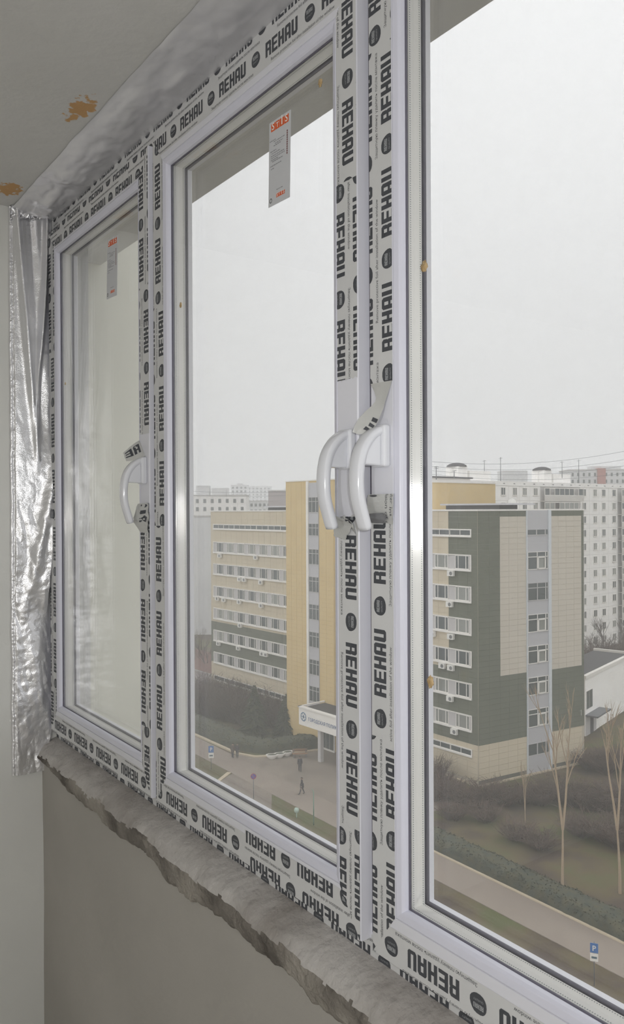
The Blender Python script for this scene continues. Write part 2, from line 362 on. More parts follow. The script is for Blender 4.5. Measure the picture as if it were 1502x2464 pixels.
def film(parent, rect, org, d, planes=(), Y=YF, name='protective_film', torn=None):
    """a strip of printed film on a face Y; rect (X0,X1,z0,z1); org: baseline start of one word; d: reading direction"""
    X0, X1, z0, z1 = rect
    tr = {'d': lambda a, b: (org[0]+b, org[1]-a), 'u': lambda a, b: (org[0]-b, org[1]+a), 'r': lambda a, b: (org[0]+a, org[1]+b), 'l': lambda a, b: (org[0]-a, org[1]-b)}[d]
    inv = {'d': lambda x, z: (org[1]-z, x-org[0]), 'u': lambda x, z: (z-org[1], org[0]-x), 'r': lambda x, z: (x-org[0], z-org[1]), 'l': lambda x, z: (org[0]-x, org[1]-z)}[d]
    pl = [(1, 0, X0), (-1, 0, -X1), (0, 1, z0), (0, -1, -z1)]+list(planes)
    mb = MB()
    base = clip([(X0, z0), (X1, z0), (X1, z1), (X0, z1)], planes)
    if len(base) < 3: return
    if torn:                                   # ragged end: (edge 't' or 'b', amplitude)
        e, amp = torn; zt = z0 if e == 'b' else z1; n = 9
        rag = [(X0+(X1-X0)*i/n, zt+(amp*(random.random()-.35))*(-1 if e == 'b' else 1)) for i in range(n+1)]
        base = ([(X1, z1), (X0, z1)]+rag) if e == 'b' else ([(X1, z0), (X0, z0)][::1]+rag)
    mb.quad([(x, Y-.00025, z) for x, z in base], 0)
    cs = [inv(x, z) for x, z in ((X0, z0), (X1, z0), (X1, z1), (X0, z1))]
    a0, a1 = min(c[0] for c in cs), max(c[0] for c in cs); b0, b1 = min(c[1] for c in cs), max(c[1] for c in cs)
    def put(ps, oa, ob, mi, lift, wd, ht, dn=0):
        if oa > a1+.02 or oa+wd < a0-.02 or ob > b1+.02 or ob+ht < b0-.02: return
        for p in ps:
            q = clip([tr(oa+x, ob+y) for x, y in p], pl)
            if q: mb.quad([(x, Y-lift, z) for x, z in q], mi)
    for k in range(int(b0//RP)-1, int(b1//RP)+2):
        ob = k*RP; ph = -k*.09*PT
        for j in range(int((a0-ph)//PT)-2, int((a1-ph)//PT)+2):
            oa = j*PT+ph
            put(WORD, oa, ob, 1, .0005, WL, LH)
            ca, cb = oa+.80*PT, ob+.0128
            put([BADGE], ca, cb, 1, .0005, .02, .013)
            put(B_R, ca-.0082, cb+.0002, 3, .0008, .0165, .0062); put(B_Q, ca-.0080, cb-.0056, 3, .0008, .016, .004)
        TP = .436
        for j in range(int((a0-ph)//TP)-2, int((a1-ph)//TP)+2):
            put(RUS, j*TP+ph-.030, ob-.0115, 2, .0005, .149, .006); put(ENG, j*TP+ph+.1755, ob-.0115, 2, .0005, .174, .006)
    return mb.build(name, [FILM, INK, INKT, INKL], parent)

def make_sash(idx, rect, label, stiles_extra):
    W = empty('window_%d' % idx, (0, 0, 0), label=label, cat='window', kind='structure')
    x0, x1, z0, z1 = rect; P = {}
    for sd, nm in (('L', 'stile'), ('R', 'stile'), ('T', 'rail'), ('B', 'rail')):
        P[sd] = sweep(rect, sd, SASH).build(nm, PVC, W)
        bevel(sweep(rect, sd, BEAD).build('glazing_bead', PVCB, W), .0012, 2)
        sweep(rect, sd, GASK, True, 0, True).build('gasket', RUBBER, W)
        sweep(rect, sd, GASKO, True, 0, True).build('outer_gasket', RUBBER, W)
        sweep(rect, sd, SPAC, False, 0, True).build('spacer_bar', ALU, W)
    for Y in (.752, .7806):
        g = boxo('glass_pane', x0+.0562, x1-.0562, Y, Y+.004, z0+.0562+EXB, z1-.0562-EXT, GLASS, W)
    return W, P
ZT, ZB = EYE+.788+EXT, EYE-.614-EXB
RL = (-2.279, -1.6046, ZB, ZT); RM = (-1.579, -.8887, ZB, ZT); RR = (-.8608, -.168, ZB, ZT)
W1, P1 = make_sash(1, RL, 'left white window sash between the foil strip and the middle sash', 0)
W2, P2 = make_sash(2, RM, 'middle white window sash with a sticker on its clear glass', 0)
W3, P3 = make_sash(3, RR, 'right white window sash nearest the camera, view of the green building', 0)

# outer frame with two mullions
TR = empty('trim_frame', (0, 0, 0), label='white outer window frame around the three sashes', cat='window frame', kind='structure')
FR = (XE+.004, -.10, EYE-.672, EYE+.846)
FPROF = [(0, YFR), (.062, YFR), (.062, .798), (0, .798)]
FP = {}
for sd in 'LRTB': FP[sd] = sweep(FR, sd, FPROF, ex=False).build('frame_member', PVC, TR)
for xa, xb in ((RL[1]-.02, RM[0]+.02), (RM[1]-.02, RR[0]+.02)):
    o = boxo('mullion', xa, xb, YFR+.002, .798, FR[2]+.05, FR[3]-.05, PVC, TR)
    b = MB(); b.box((xa+xb)/2-.0105, (xa+xb)/2-.0075, YFR-.001, YFR+.003, FR[2]+.05, FR[3]-.05); b.build('mullion_gasket', RUBBER, TR)

# --- films on the sash faces: org given by where a word's top-side starting corner is seen
def top_org(px, d):
    p = onY(px[0], px[1], YF)
    return {'d': (p[0]-LH, p[2]), 'u': (p[0]+LH, p[2]), 'r': (p[0], p[2]-LH), 'l': (p[0], p[2]+LH)}[d]
def zat(x, y): return onY(x, y, YF)[2]
FACE = .0475
def mitre(rect, sd):
    x0, x1, z0, z1 = rect
    k = FACE/(FACE+EXT); h = FACE/(FACE+EXB)                         # corner joints run from the outer to the inner corner
    return {'L': [(-1, -k, -(x0+k*z1)), (-1, h, h*z0-x0)], 'R': [(1, -k, x1-k*z1), (1, h, x1+h*z0)], 'T': [(1, k, x0+k*z1), (-1, k, k*z1-x1)], 'B': [(1, -h, x0-h*z0), (-1, -h, -(x1+h*z0))]}[sd]
def stile_films(rect, sd, part, d, pieces, inset=(.0005, .0)):
    x0, x1, z0, z1 = rect
    X0, X1 = (x0+inset[0], x0+FACE-inset[1]) if sd == 'L' else (x1-FACE+inset[1], x1-inset[0])
    for px, za, zb, torn in pieces:           # za upper, zb lower limits
        film(part, (X0, X1, max(zb, z0), min(za, z1)), top_org(px, d), d, mitre(rect, sd) if not torn else (), torn=torn)
# middle sash, right stile
x = 835
stile_films(RM, 'R', P2['R'], 'd', [((850, 231), 9, zat(x, 435), None), ((831, 768), zat(x, 435), zat(x, 913), ('b', .006)), ((858, 1289), zat(x, 1243), zat(x, 1985), ('t', .006)), ((834.4, 2067), zat(x, 1985), 0, None)])
x = 917
stile_films(RR, 'L', P3['L'], 'u', [((888, 44), 9, zat(x, 112), None), ((917.7, 301), zat(x, 112), zat(x, 922), None), ((900.3, 1403), zat(x, 1246), zat(x, 1775), None), ((929.8, 1962.7), zat(x, 1775), 0, None)])
x = 345
stile_films(RL, 'R', P1['R'], 'd', [((345.3, 571.6), 9, zat(x, 690), None), ((358, 742.7), zat(x, 690), zat(x, 1045), None), ((348.8, 1270), zat(x, 1232), zat(x, 1745), None), ((360, 1798), zat(x, 1745), 0, None)])
x = 386
stile_films(RM, 'L', P2['L'], 'u', [((373.5, 507), 9, zat(x, 735), None), ((382.6, 858.6), zat(x, 735), zat(x, 1265), None), ((376.3, 1397.8), zat(x, 1265), zat(x, 1812), None), ((387, 1925), zat(x, 1812), 0, None)])
x = 130
stile_films(RL, 'L', P1['L'], 'u', [((128, 673.8), 9, zat(x, 845), None), ((123.5, 943), zat(x, 845), zat(x, 1250), None), ((128.6, 1348), zat(x, 1250), zat(x, 1655), None), ((123, 1740), zat(x, 1655), 0, None)])
def rail_films(rect, sd, part, d, pieces):
    x0, x1, z0, z1 = rect
    Z0, Z1 = (z1-FACE-EXT, z1-.0005) if sd == 'T' else (z0+.0005, z0+FACE+EXB)
    for px, xa, xb, lim in pieces:            # lim: how far beyond the baseline the film reaches
        og = top_org(px, d)
        za, zb = (max(Z0, og[1]-lim), Z1) if sd == 'T' else (Z0, min(Z1, og[1]+lim))
        film(part, (max(xa, x0), min(xb, x1), za, zb), og, d, mitre(rect, sd))
rail_films(RL, 'T', P1['T'], 'r', [((167.5, 546.6), -9, 9, -.006)])
rail_films(RM, 'T', P2['T'], 'r', [((528, 203), -9, 9, .015)])
rail_films(RR, 'T', P3['T'], 'r', [((528, 203), -9, 9, .015)])
xl = onY(590, 2030, YF)[0]
rail_films(RL, 'B', P1['B'], 'l', [((267, 1843), -9, 9, .014)])
rail_films(RM, 'B', P2['B'], 'l', [((546.5, 2029.8), -9, xl, .014), ((663, 2072), xl, 9, -.004)])
rail_films(RR, 'B', P3['B'], 'l', [((1106.3, 2409.7), -9, 9, .014)])
# films on the outer frame
for d, sd, o, rc in (('r', 'T', (-1.30, EYE+.837), (FR[0], FR[1], FR[3]-.045, FR[3]-.001)), ('l', 'B', (-1.05, EYE-.6455), (FR[0], FR[1], FR[2]+.001, FR[2]+.045))):
    film(FP[sd], rc, o, d, (), Y=YFR)

# --- handles: base, neck and curved grip
def handle(parent, X):
    h = empty('window_handle', (X, 0, EYE), label='white curved handle', cat=None) if False else bpy.data.objects.new('window_handle', None)
    if h.name not in COL.objects: COL.objects.link(h)
    h.parent = parent; h.location = (X, YF, EYE); h.empty_display_size = .03
    b = MB(); b.box(-.0155, .0155, -.0125, 0, .0585, .1175); bevel(b.build('handle_base', HANDLE, h), .004, 3)
    cl = [(-.010, .1095), (-.018, .1065), (-.030, .0975), (-.0415, .0815), (-.0475, .0615), (-.0495, .040), (-.0475, .016), (-.041, -.006), (-.034, -.0275)]
    b = MB(); nseg = 12; N = 28; k = 0
    def pt(t):
        q = t*(len(cl)-1); i = min(int(q), len(cl)-2); f = q-i
        p0, p1, p2, p3 = cl[max(i-1, 0)], cl[i], cl[i+1], cl[min(i+2, len(cl)-1)]
        return tuple(.5*((2*p1[c])+(-p0[c]+p2[c])*f+(2*p0[c]-5*p1[c]+4*p2[c]-p3[c])*f*f+(-p0[c]+3*p1[c]-3*p2[c]+p3[c])*f**3) for c in (0, 1))
    rows = []
    for j in range(N+1):
        t = j/N; p = pt(t); a = pt(max(0, t-.02)); c = pt(min(1, t+.02)); d = Vector((0, c[0]-a[0], c[1]-a[1])).normalized(); nn = Vector((0, d.z, -d.y))
        hw = .0118-.0010*t; ht = .0068-.0010*abs(t-.5)
        if t > .97: hw *= .93; ht *= .9
        for q in range(nseg):
            an = 2*math.pi*q/nseg; ca, sa = math.cos(an), math.sin(an)
            o = Vector((hw*math.copysign(abs(ca)**.5, ca), p[0], p[1]))+nn*(ht*math.copysign(abs(sa)**.5, sa)); b.v.append(tuple(o))
    for j in range(N):
        for q in range(nseg):
            a0 = j*nseg+q; a1 = j*nseg+(q+1) % nseg; b.f.append((a0, a1, a1+nseg, a0+nseg)); b.mi.append(0); b.sm.append(True)
    for st in (0, N*nseg): b.f.append(tuple(st+q for q in range(nseg))); b.mi.append(0); b.sm.append(False)
    b.build('handle_grip', HANDLE, h)
    # neck: wedge filling the space between base and grip
    poly = [(-.012, .1125), (-.012, .0600), (-.0425, .0610), (-.040, .076), (-.032, .092), (-.020, .105)]
    b = MB(); k = len(poly)
    for xx in (-.0088, .0088): b.v += [(xx, p[0], p[1]) for p in poly]
    b.f += [tuple(range(k))[::-1], tuple(range(k, 2*k))]; b.mi += [0, 0]; b.sm += [False, False]
    for i in range(k): j = (i+1) % k; b.f.append((i, j, k+j, k+i)); b.mi.append(0); b.sm.append(False)
    bevel(b.build('handle_neck', HANDLE, h), .0025, 2)
    return h
handle(W1, -1.630); handle(W2, -.9075); handle(W3, -.8325)

# --- torn, peeled pieces of film
def flap(parent, L, R, mats, prints=(), nu=5, nv=14, wrinkle=.0012, thick=True):
    """a loose ribbon between two edge polylines (lists of 3D points, same length); prints: (polys in 0..1 space)"""
    L = [Vector(p) for p in L]; R = [Vector(p) for p in R]
    def edge(E, t):
        q = t*(len(E)-1); i = min(int(q), len(E)-2); f = q-i
        p0, p1, p2, p3 = E[max(i-1, 0)], E[i], E[i+1], E[min(i+2, len(E)-1)]
        return .5*((2*p1)+(p2-p0)*f+(2*p0-5*p1+4*p2-p3)*f*f+(3*p1-p0-3*p2+p3)*f**3)
    def S(u, v):
        p = edge(L, v)*(1-u)+edge(R, v)*u
        return p+Vector((0, -1, 0))*(wrinkle*fbm(u*2, v*3, 1.7, 2.2, 3)*min(1, v*5))
    mb = MB(); mb.grid(S, nu, nv, 0)
    for polys, mi in prints:
        for p in polys: mb.quad([S(min(1, max(0, x)), min(1, max(0, y)))+Vector((0, -.0006, 0)) for x, y in p], mi)
    return mb.build('torn_film_flap', mats, parent)
def P(x, y, Y): return tuple(onY(x, y, Y))
def unit(ps, u0, v0, du, dv, mir=False): return [[(u0+(1-x if mir else x)*du, v0+y*dv) for x, y in p] for p in ps]
def gl(ch): return GL[ch]
FM = [FILM2, INK, INKT]
# above the right handle: a twisted strip hanging down to the left
flap(P3['L'], [P(892, 924, .7345), P(905, 962, .727), P(880, 990, .716), P(860, 1012, .706), P(849, 1040, .700)], [P(944, 915, .7345), P(925, 975, .728), P(910, 1012, .720), P(893, 1035, .714), P(866, 1046, .707)], FM,
     [([[(.62, .50), (.98, .48), (.98, .56), (.66, .58)], [(.66, .62), (.98, .62), (.98, .69), (.70, .70)], [(.62, .74), (.95, .74), (.95, .80), (.66, .82)]], 1)])
# below the right handle: a folded-up sheet showing the print from behind
flap(P3['L'], [P(889, 1250, .7340), P(885, 1225, .727), P(884, 1200, .722), P(888, 1190, .724)], [P(946, 1262, .7343), P(946, 1235, .731), P(946, 1205, .728), P(947, 1188, .729)], FM,
     [([[(.06+.16*(1+math.cos(a))*1.0, .86+.09*math.sin(a)) for a in [i*math.pi/6 for i in range(12)]]], 2)]+[([q for q in (clip([(u0+(y*17), 1-(x-x_)*27) for x, y in p], [(0, 1, 0), (0, -1, -1)]) for p in fit(text_polys(tx, .006), ln_)) if q], 2) for u0, tx, ln_, x_ in ((.70, 'llation of the', .045, 0), (.88, 'after ins', .028, 0))])
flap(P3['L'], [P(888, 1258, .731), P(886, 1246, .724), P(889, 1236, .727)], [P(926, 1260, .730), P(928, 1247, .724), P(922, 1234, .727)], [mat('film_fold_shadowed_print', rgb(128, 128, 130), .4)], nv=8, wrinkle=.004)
# middle sash, under its handle
flap(P2['R'], [P(803, 1290, .7345), P(803, 1262, .731), P(802, 1240, .726)], [P(832, 1300, .7345), P(845, 1268, .728), P(836, 1252, .722)], FM, wrinkle=.003)
flap(P2['R'], [P(838, 1262, .7345), P(832, 1254, .726), P(827, 1243, .722)], [P(859, 1290, .7345), P(848, 1262, .728), P(838, 1249, .720)], [FILM2, INK], [([[(.1, .55), (.9, .5), (.8, .95), (.2, .95)]], 1)], nv=6, wrinkle=.003)
# left sash: a strip with two mirrored letters above the handle, crumpled one below
wr = [[(.16+.52*(1-y), .30+x*.30) for x, y in p] for p in gl('R')]; we = [[(.16+.52*(1-y), .66+x*.26) for x, y in p] for p in gl('E')]
flap(P1['R'], [P(336, 1060, .7343), P(331, 1062, .728), P(314, 1074, .712), P(296, 1090, .698)], [P(350, 1098, .7343), P(343, 1100, .728), P(326, 1107, .714), P(304, 1110, .702)], FM, [(wr, 1), (we, 1)], nv=10)
wr = [[(.38+.5*y, .95-x*.22) for x, y in p] for p in gl('U')]+[[(.38+.5*y, .68-x*.24) for x, y in p] for p in gl('A')]
flap(P1['R'], [P(337, 1280, .7343), P(326, 1262, .722), P(322, 1246, .716), P(333, 1212, .727)], [P(358, 1284, .7343), P(356, 1262, .730), P(356, 1240, .729), P(357, 1210, .732)], FM, [(wr, 1)], nv=12, wrinkle=.005)

# ------------------------------------------------------------------ stickers on the glass
PAPER = mat('sticker_paper', rgb(206, 207, 210), .6); ORANGE = mat('sticker_orange', rgb(226, 98, 44), .5); GREYTXT = mat('sticker_small_print', rgb(150, 150, 154), .6); REDTXT = mat('sticker_side_print', rgb(120, 70, 70), .6); WHITEP = mat('sticker_white', rgb(240, 236, 232), .6); DARKP = mat('sticker_mark', rgb(80, 84, 84), .6)
STI = {c: fit(text_polys(c, .01, True), .0075 if c != 'I' else .003) for c in 'STI'}
def sticker(xc, ztop, tilt, label):
    Wd, H = .0655, .1445; Y = .7516
    o = empty('glass_sticker', (xc, Y, ztop), label=label, cat='sticker', group='stickers on the window glass'); o.rotation_euler = (0, tilt, 0)
    b = MB(); b.box(-Wd/2, Wd/2, -.0002, 0, -H, 0); b.build('paper', PAPER, o)
    b = MB(); y = -.0004; y2 = -.0006
    def blk(x0, z0, s, g):
        for i, c in enumerate('STIS'):
            xx = x0+i*(s+g); b.quad([(xx, y, z0), (xx+s, y, z0), (xx+s, y, z0+s*1.05), (xx, y, z0+s*1.05)], 0)
            a, d = span(STI[c]); k = s/.0125
            for p in STI[c]: b.quad([(xx+s/2+(px-(a+d)/2)*k, y2, z0+s*.2+py*k*.95) for px, py in p], 3)
    blk(-.0265, -.0175, .0128, .0007); blk(-.0085, -.1335, .0062, .0004)
    b.build('letter_blocks', [ORANGE, GREYTXT, REDTXT, WHITEP, DARKP], o)['kind'] = 'stuff'; b = MB()
    random.seed(3)
    for i, (zz, xa, xb) in enumerate([(-.034, -.03, -.012), (-.037, -.018, .016), (-.041, -.014, .010), (-.044, -.018, .004), (-.052, -.028, -.010), (-.056, -.024, .002), (-.060, -.026, .014), (-.0635, -.026, .016), (-.067, -.026, -.004), (-.070, -.022, .010), (-.077, -.028, .006), (-.082, -.026, -.016), (-.121, -.008, .012)]):
        xx = xa
        while xx < xb:
            ww = random.uniform(.002, .006); b.quad([(xx, y, zz), (min(xb, xx+ww), y, zz), (min(xb, xx+ww), y, zz+.0016), (xx, y, zz+.0016)], 1); xx += ww+.0012
    for i in range(11): zz = -.030-i*.0037; b.quad([(.0215, y, zz-.0028), (.0245, y, zz-.0028), (.0245, y, zz), (.0215, y, zz)], 2)
    n = 14
    for i in range(n):
        a0, a1 = 2*math.pi*i/n, 2*math.pi*(i+1)/n; b.quad([(-.0255+.0042*math.cos(a0), y, -.1345+.0042*math.sin(a0)), (-.0255+.0042*math.cos(a1), y, -.1345+.0042*math.sin(a1)), (-.0255+.0028*math.cos(a1), y, -.1345+.0028*math.sin(a1)), (-.0255+.0028*math.cos(a0), y, -.1345+.0028*math.sin(a0))], 4)
    b.build('small_print', [ORANGE, GREYTXT, REDTXT, WHITEP, DARKP], o)['kind'] = 'stuff'
    return o
sticker(-1.1120, EYE+.6665, math.radians(1.6), 'white paper sticker with orange letters on the middle window glass')
sticker(-1.8450, EYE+.667, math.radians(3.0), 'white paper sticker with orange letters on the left window glass')
random.seed(11)
# ------------------------------------------------------------------ dried mounting foam crumbs
FOAM = mat('foam_crumb', rgb(214, 190, 150), .9, col2=rgb(180, 150, 104), nscale=90, bump=.5, bscale=200)
for (x, y, Y, sz, lab) in [(1021, 642, .7500, .0060, 'beige foam crumb on the upper left edge of the right pane'), (1036, 1640, .7500, .0062, 'beige foam crumb on the lower left edge of the right pane'), (435, 734, .7505, .0042, 'pale foam crumb on the left edge of the middle pane'), (771, 199, .7505, .0050, 'pale foam smear on the upper right of the middle pane'), (157, 923, .7505, .0030, 'tiny brown foam crumb on the left edge of the left pane')]:
    p = onY(x, y, Y); mb = MB()
    def crumb(u, v, sz=sz):
        a, t = u*2*math.pi, (v-.5)*math.pi; d = Vector((math.cos(a)*math.cos(t), math.sin(a)*math.cos(t)*.35, math.sin(t))); r = sz*(1+.45*fbm(d.x*2, d.y*2+x, d.z*2, 1.4, 3)); return (d.x*r, d.y*r, d.z*r*1.25)
    mb.grid(crumb, 14, 9); o = mb.build('foam_crumb', FOAM, loc=tuple(p)); tag(o, lab, 'foam crumb', 'dried foam crumbs on the window')

# ------------------------------------------------------------------ sealing foil
def gz(a, c, wd): return math.exp(-((a-c)/wd)**2)
def foil_side(u, v):
    z = EYE-.747+v*(.747+.862)
    y0 = .629+.0018*fbm(z, 1, 0, 9, 2); y1 = .752+.004*fbm(z, 5, 0, 5, 3)-.010*gz(z, EYE+.62, .10)-.012*gz(z, EYE-.25, .14)+.004*gz(z, EYE+.2, .1)
    if v < .1: y1 -= .030*(1-v/.1)
    Y = y0+(y1-y0)*u
    # broad folds running down and to the right, finer crumples and a stiff adhesive border
    bulge = math.exp(-((z-EYE+.04)/.24)**4)
    low = max(0., min(1., (EYE+.30-z)/.35))            # the lower half is more crushed
    d = .011+.008*fbm(Y*9-z*.9, z*1.1, 2, 1., 3)
    c1 = .650+.075*(EYE+.80-z); c2 = .722-.03*(EYE+.75-z)+.008*math.sin(6*z); c3 = .690+.05*(EYE+.78-z)
    up = max(0, min(1, (z-EYE-.10)/.25))
    d += .017*gz(Y, c1, .010)*up+.015*gz(Y, c2, .007)*up-.010*gz(Y, c3, .012)*up
    d += .013*gz(Y, .742-.20*(EYE+.10-z), .014)*max(0, 1-abs(z-EYE+.05)/.4)
    d += (.0015+.0055*low)*abs(fbm(Y*15+z*2.2, z*5, 5, 1.2, 3))+(.0004+.0011*low)*fbm(Y, z, 3, 46, 3)
    d += .012*gz(z, EYE-.48, .16)*gz(Y, .70, .03)-.007*gz(z, EYE-.30, .05)
    d += .032*bulge*max(0, (Y-.640)/.10)*min(1, (1-u)/.10)
    bw = Y-y0
    if bw < .011: d = .0035+.0022*abs(fbm(Y, z, 0, 95, 3))+.0012*fbm(Y, z, 7, 30, 2)
    e = min(1., u/.03, (1-u)/.05+.15); 
    return (XE+.001+max(.0012, d)*e, Y, z+.003*fbm(Y, z, 1, 20, 2)*(1 if v < .02 else 0))
b = MB(); b.grid(foil_side, 70, 620)
fo = b.build('sealing_foil', FOIL); tag(fo, 'crumpled shiny silver foil strip running down the end wall beside the window', 'foil', 'silver sealing foil')
def foil_top(u, v):
    X = XE+.002+u*(.3-XE); k = v
    ya = .637+.003*fbm(X, 0, 0, 7, 3); yb = .757
    Y = ya+(yb-ya)*k; z = EYE+.856-.012*k*k
    d = .008*math.sin(math.pi*k)*(1+.8*fbm(X, k*.3, 0, 3.2, 4))+.003*fbm(X, Y*2, 4, 10, 4)+.004*fbm(X, Y*3, 6, 4.5, 3)
    d += .012*math.sin(math.pi*k)*(gz(X, -2.16, .035)-.6*gz(X, -2.06, .03)+.8*gz(X, -1.97, .03)+.5*gz(X, -2.25, .03))
    lf = max(0, min(1, (-1.55-X)/.6)); d += .010*lf*abs(fbm(X*3, Y*9, 3, 2.2, 4))*math.sin(math.pi*k)+.0025*lf*fbm(X, Y, 5, 28, 3)
    if X < -2.18 and k < .5: d += .010*(1-k*2)*gz(X, -2.27, .05)
    if abs(X+1.235) < .05 and k < .35: d -= .012*gz(X, -1.235, .02)*(1-k/.35)
    e = min(1, k/.06+.1, (1-k)/.05)
    return (X, Y, z-max(.0006, d)*e)
b = MB(); b.grid(foil_top, 520, 26)
fo = b.build('sealing_foil', FOIL2); tag(fo, 'smooth dull silver foil strip along the ceiling above the window frame', 'foil', 'silver sealing foil')
# crumpled corner piece where the two strips meet
def foil_corner(u, v):
    Y = .632+.10*u; z = EYE+.868-.05*v*(1-.5*u)
    return (XE+.012+.022*abs(fbm(u*2.4, v*2, 3, 1.6, 4))+.018*math.sin(math.pi*u)*(1-v), Y+.006*fbm(u*3, v*3, 1, 2, 3), min(EYE+.856, z+.008*fbm(u*4, v*2, 6, 2, 3)))
b = MB(); b.grid(foil_corner, 40, 22); fo = b.build('foil_corner', FOIL); tag(fo, 'crushed corner of silver foil where the ceiling and wall strips meet', 'foil')

# ================================================================== outdoors
G = EYE-30.0
def M_(n, c, **k): return mat(n, c, **k)
GRASS = M_('autumn_grass', rgb(78, 66, 56), rough=.95, col2=rgb(88, 92, 54), nscale=.22, ndetail=10, contrast=(.36, .64))
_r = [n for n in GRASS.node_tree.nodes if n.type == 'VALTORGB'][0].color_ramp; _el = _r.elements.new(.5); _el.color = rgb(98, 88, 62)
ASPH = M_('asphalt', rgb(140, 130, 119), rough=.9, col2=rgb(128, 119, 109), nscale=.4, ndetail=6)
PATHM = M_('pavement', rgb(148, 137, 126), rough=.9, col2=rgb(140, 129, 119), nscale=.3, ndetail=6)
KERB = M_('kerb_stone', rgb(196, 182, 158), rough=.9)
BEIGE = M_('beige_cladding', rgb(206, 194, 170), rough=.8, col2=rgb(200, 187, 163), nscale=.5)
BEIGE2 = M_('beige_grey_cladding', rgb(204, 196, 182), rough=.8, col2=rgb(198, 189, 174), nscale=.5)
YELL = M_('ochre_cladding', rgb(212, 188, 138), rough=.8, col2=rgb(206, 181, 130), nscale=.5)
GREEN = M_('dark_green_cladding', rgb(104, 107, 92), rough=.8, col2=rgb(98, 101, 87), nscale=.5)
JOINT = M_('cladding_joint', rgb(186, 177, 160), rough=.9)
WHT = M_('white_paint', rgb(232, 228, 222), rough=.6)
LAV = M_('grey_infill', rgb(190, 187, 186), rough=.7)
SPAN = M_('grey_spandrel', rgb(184, 183, 186), rough=.5)
JAMB = M_('pale_blue_jamb', rgb(206, 210, 214), rough=.5)
PANE1 = M_('dark_pane', rgb(84, 90, 90), rough=.12)
PANE2 = M_('curtained_pane', rgb(140, 142, 136), rough=.2)
ROOF = M_('roof_felt', rgb(120, 118, 116), rough=.95)
DARK = M_('dark_louvre', rgb(70, 68, 70), rough=.7)
PLINTH = M_('dark_plinth', rgb(96, 96, 88), rough=.9)
PANEL = M_('white_wall_panel', rgb(250, 248, 245), rough=.85, col2=rgb(244, 241, 237), nscale=.3)
PSEAM = M_('panel_seam', rgb(206, 203, 200), rough=.9)
BALC = M_('balcony_front', rgb(206, 202, 196), rough=.8)
METAL = M_('grey_metal', rgb(120, 122, 126), rough=.5, metal=.4)
ACM = M_('air_conditioner_white', rgb(226, 224, 218), rough=.5)
BRICK = M_('red_brick', rgb(178, 112, 96), rough=.9)
FARW = M_('far_block_wall', rgb(222, 222, 222), rough=.9, col2=rgb(212, 212, 213), nscale=.1)
FARP = M_('far_block_pink', rgb(178, 168, 168), rough=.9)
BROWNR = M_('brown_roof', rgb(120, 92, 84), rough=.9)
struct(boxo('ground', -420, 120, 3, 460, G-1, G, GRASS), 'olive brown winter lawn far below the window', 'ground')
struct(boxo('path', -160, 40, 45.6, 49.1, G-.2, G+.05, PATHM), 'straight grey-beige footpath along the hedge', 'path')
b = MB(); b.prism([(-84, 49.0), (-56, 49.0), (-56, 60), (-79.5, 60.5), (-80.2, 55), (-80.6, 52.2), (-82.0, 50.4)], G-.2, G+.045)
b.prism([(-77.8, 45.7), (-69.8, 45.7), (-66.5, 43.5), (-58, 36), (-58, 12), (-74, 12), (-76.2, 42.6)], G-.2, G+.04)
struct(b.build('plaza', ASPH), 'grey asphalt forecourt in front of the entrance', 'forecourt')
def ribbon_box(pts, w_, z0, z1):
    mb = MB(); L, R = [], []
    for i, p in enumerate(pts):
        a = Vector(pts[max(i-1, 0)]); c = Vector(pts[min(i+1, len(pts)-1)]); d = (c-a).normalized(); n = Vector((-d.y, d.x)); p = Vector(p); L.append(p+n*w_/2); R.append(p-n*w_/2)
    for i in range(len(pts)-1):
        q = [L[i], L[i+1], R[i+1], R[i]]
        mb.quad([(v.x, v.y, z1) for v in q]); mb.quad([(L[i].x, L[i].y, z0), (L[i+1].x, L[i+1].y, z0), (L[i+1].x, L[i+1].y, z1), (L[i].x, L[i].y, z1)]); mb.quad([(R[i].x, R[i].y, z0), (R[i].x, R[i].y, z1), (R[i+1].x, R[i+1].y, z1), (R[i+1].x, R[i+1].y, z0)])
    return mb
struct(ribbon_box([(-160, 49.4), (-95, 49.4), (-83.6, 49.7), (-81.2, 50.8), (-80.0, 53), (-79.4, 56), (-78.6, 59)], .35, G, G+.2).build('kerb_edging', KERB), 'pale kerb curving round the hedge to the entrance', 'kerb')
struct(ribbon_box([(-56, 49.2), (20, 49.2)], .22, G, G+.14).build('kerb_edging', KERB), 'pale kerb between the footpath and the nearer hedge', 'kerb')
struct(ribbon_box([(-78.2, 45.4), (-76.0, 42.4), (-76, 20)], .5, G, G+.12).build('kerb_edging', KERB), 'pale kerb along the left edge of the asphalt drive', 'kerb')

# ------------------------------------------------------------------ office building
K = onZ(1152, 1893, G)
def dirh(px):
    lo, hi = 1000., 1500.
    for _ in range(40):
        md = (lo+hi)/2
        if ray(px, md)[2] > 0: lo = md
        else: hi = md
    r = ray(px, lo); r[2] = 0; return r/np.linalg.norm(r)
uL, uR = dirh(-817), dirh(4100)
OFF = empty('office_building', (K[0], K[1], 0), math.atan2(uL[1], uL[0]), 'eight-storey beige and dark green office building with an ochre stair tower', 'building')
nL = np.array([-uL[1], uL[0], 0]); uRl = (float(uR@uL), float(uR@nL)); aR = math.atan2(uRl[1], uRl[0])
ZR = 1.40
def opart(name, mb, M, rz=0., loc=None): return mb.build(name, M, OFF, loc, rz)
b = MB(); b.prism([(0, 0), (53.5, 0), (53.5, -16), (uRl[0]*16.3, uRl[1]*16.3)], G, ZR-.05); opart('main_block', b, JOINT)
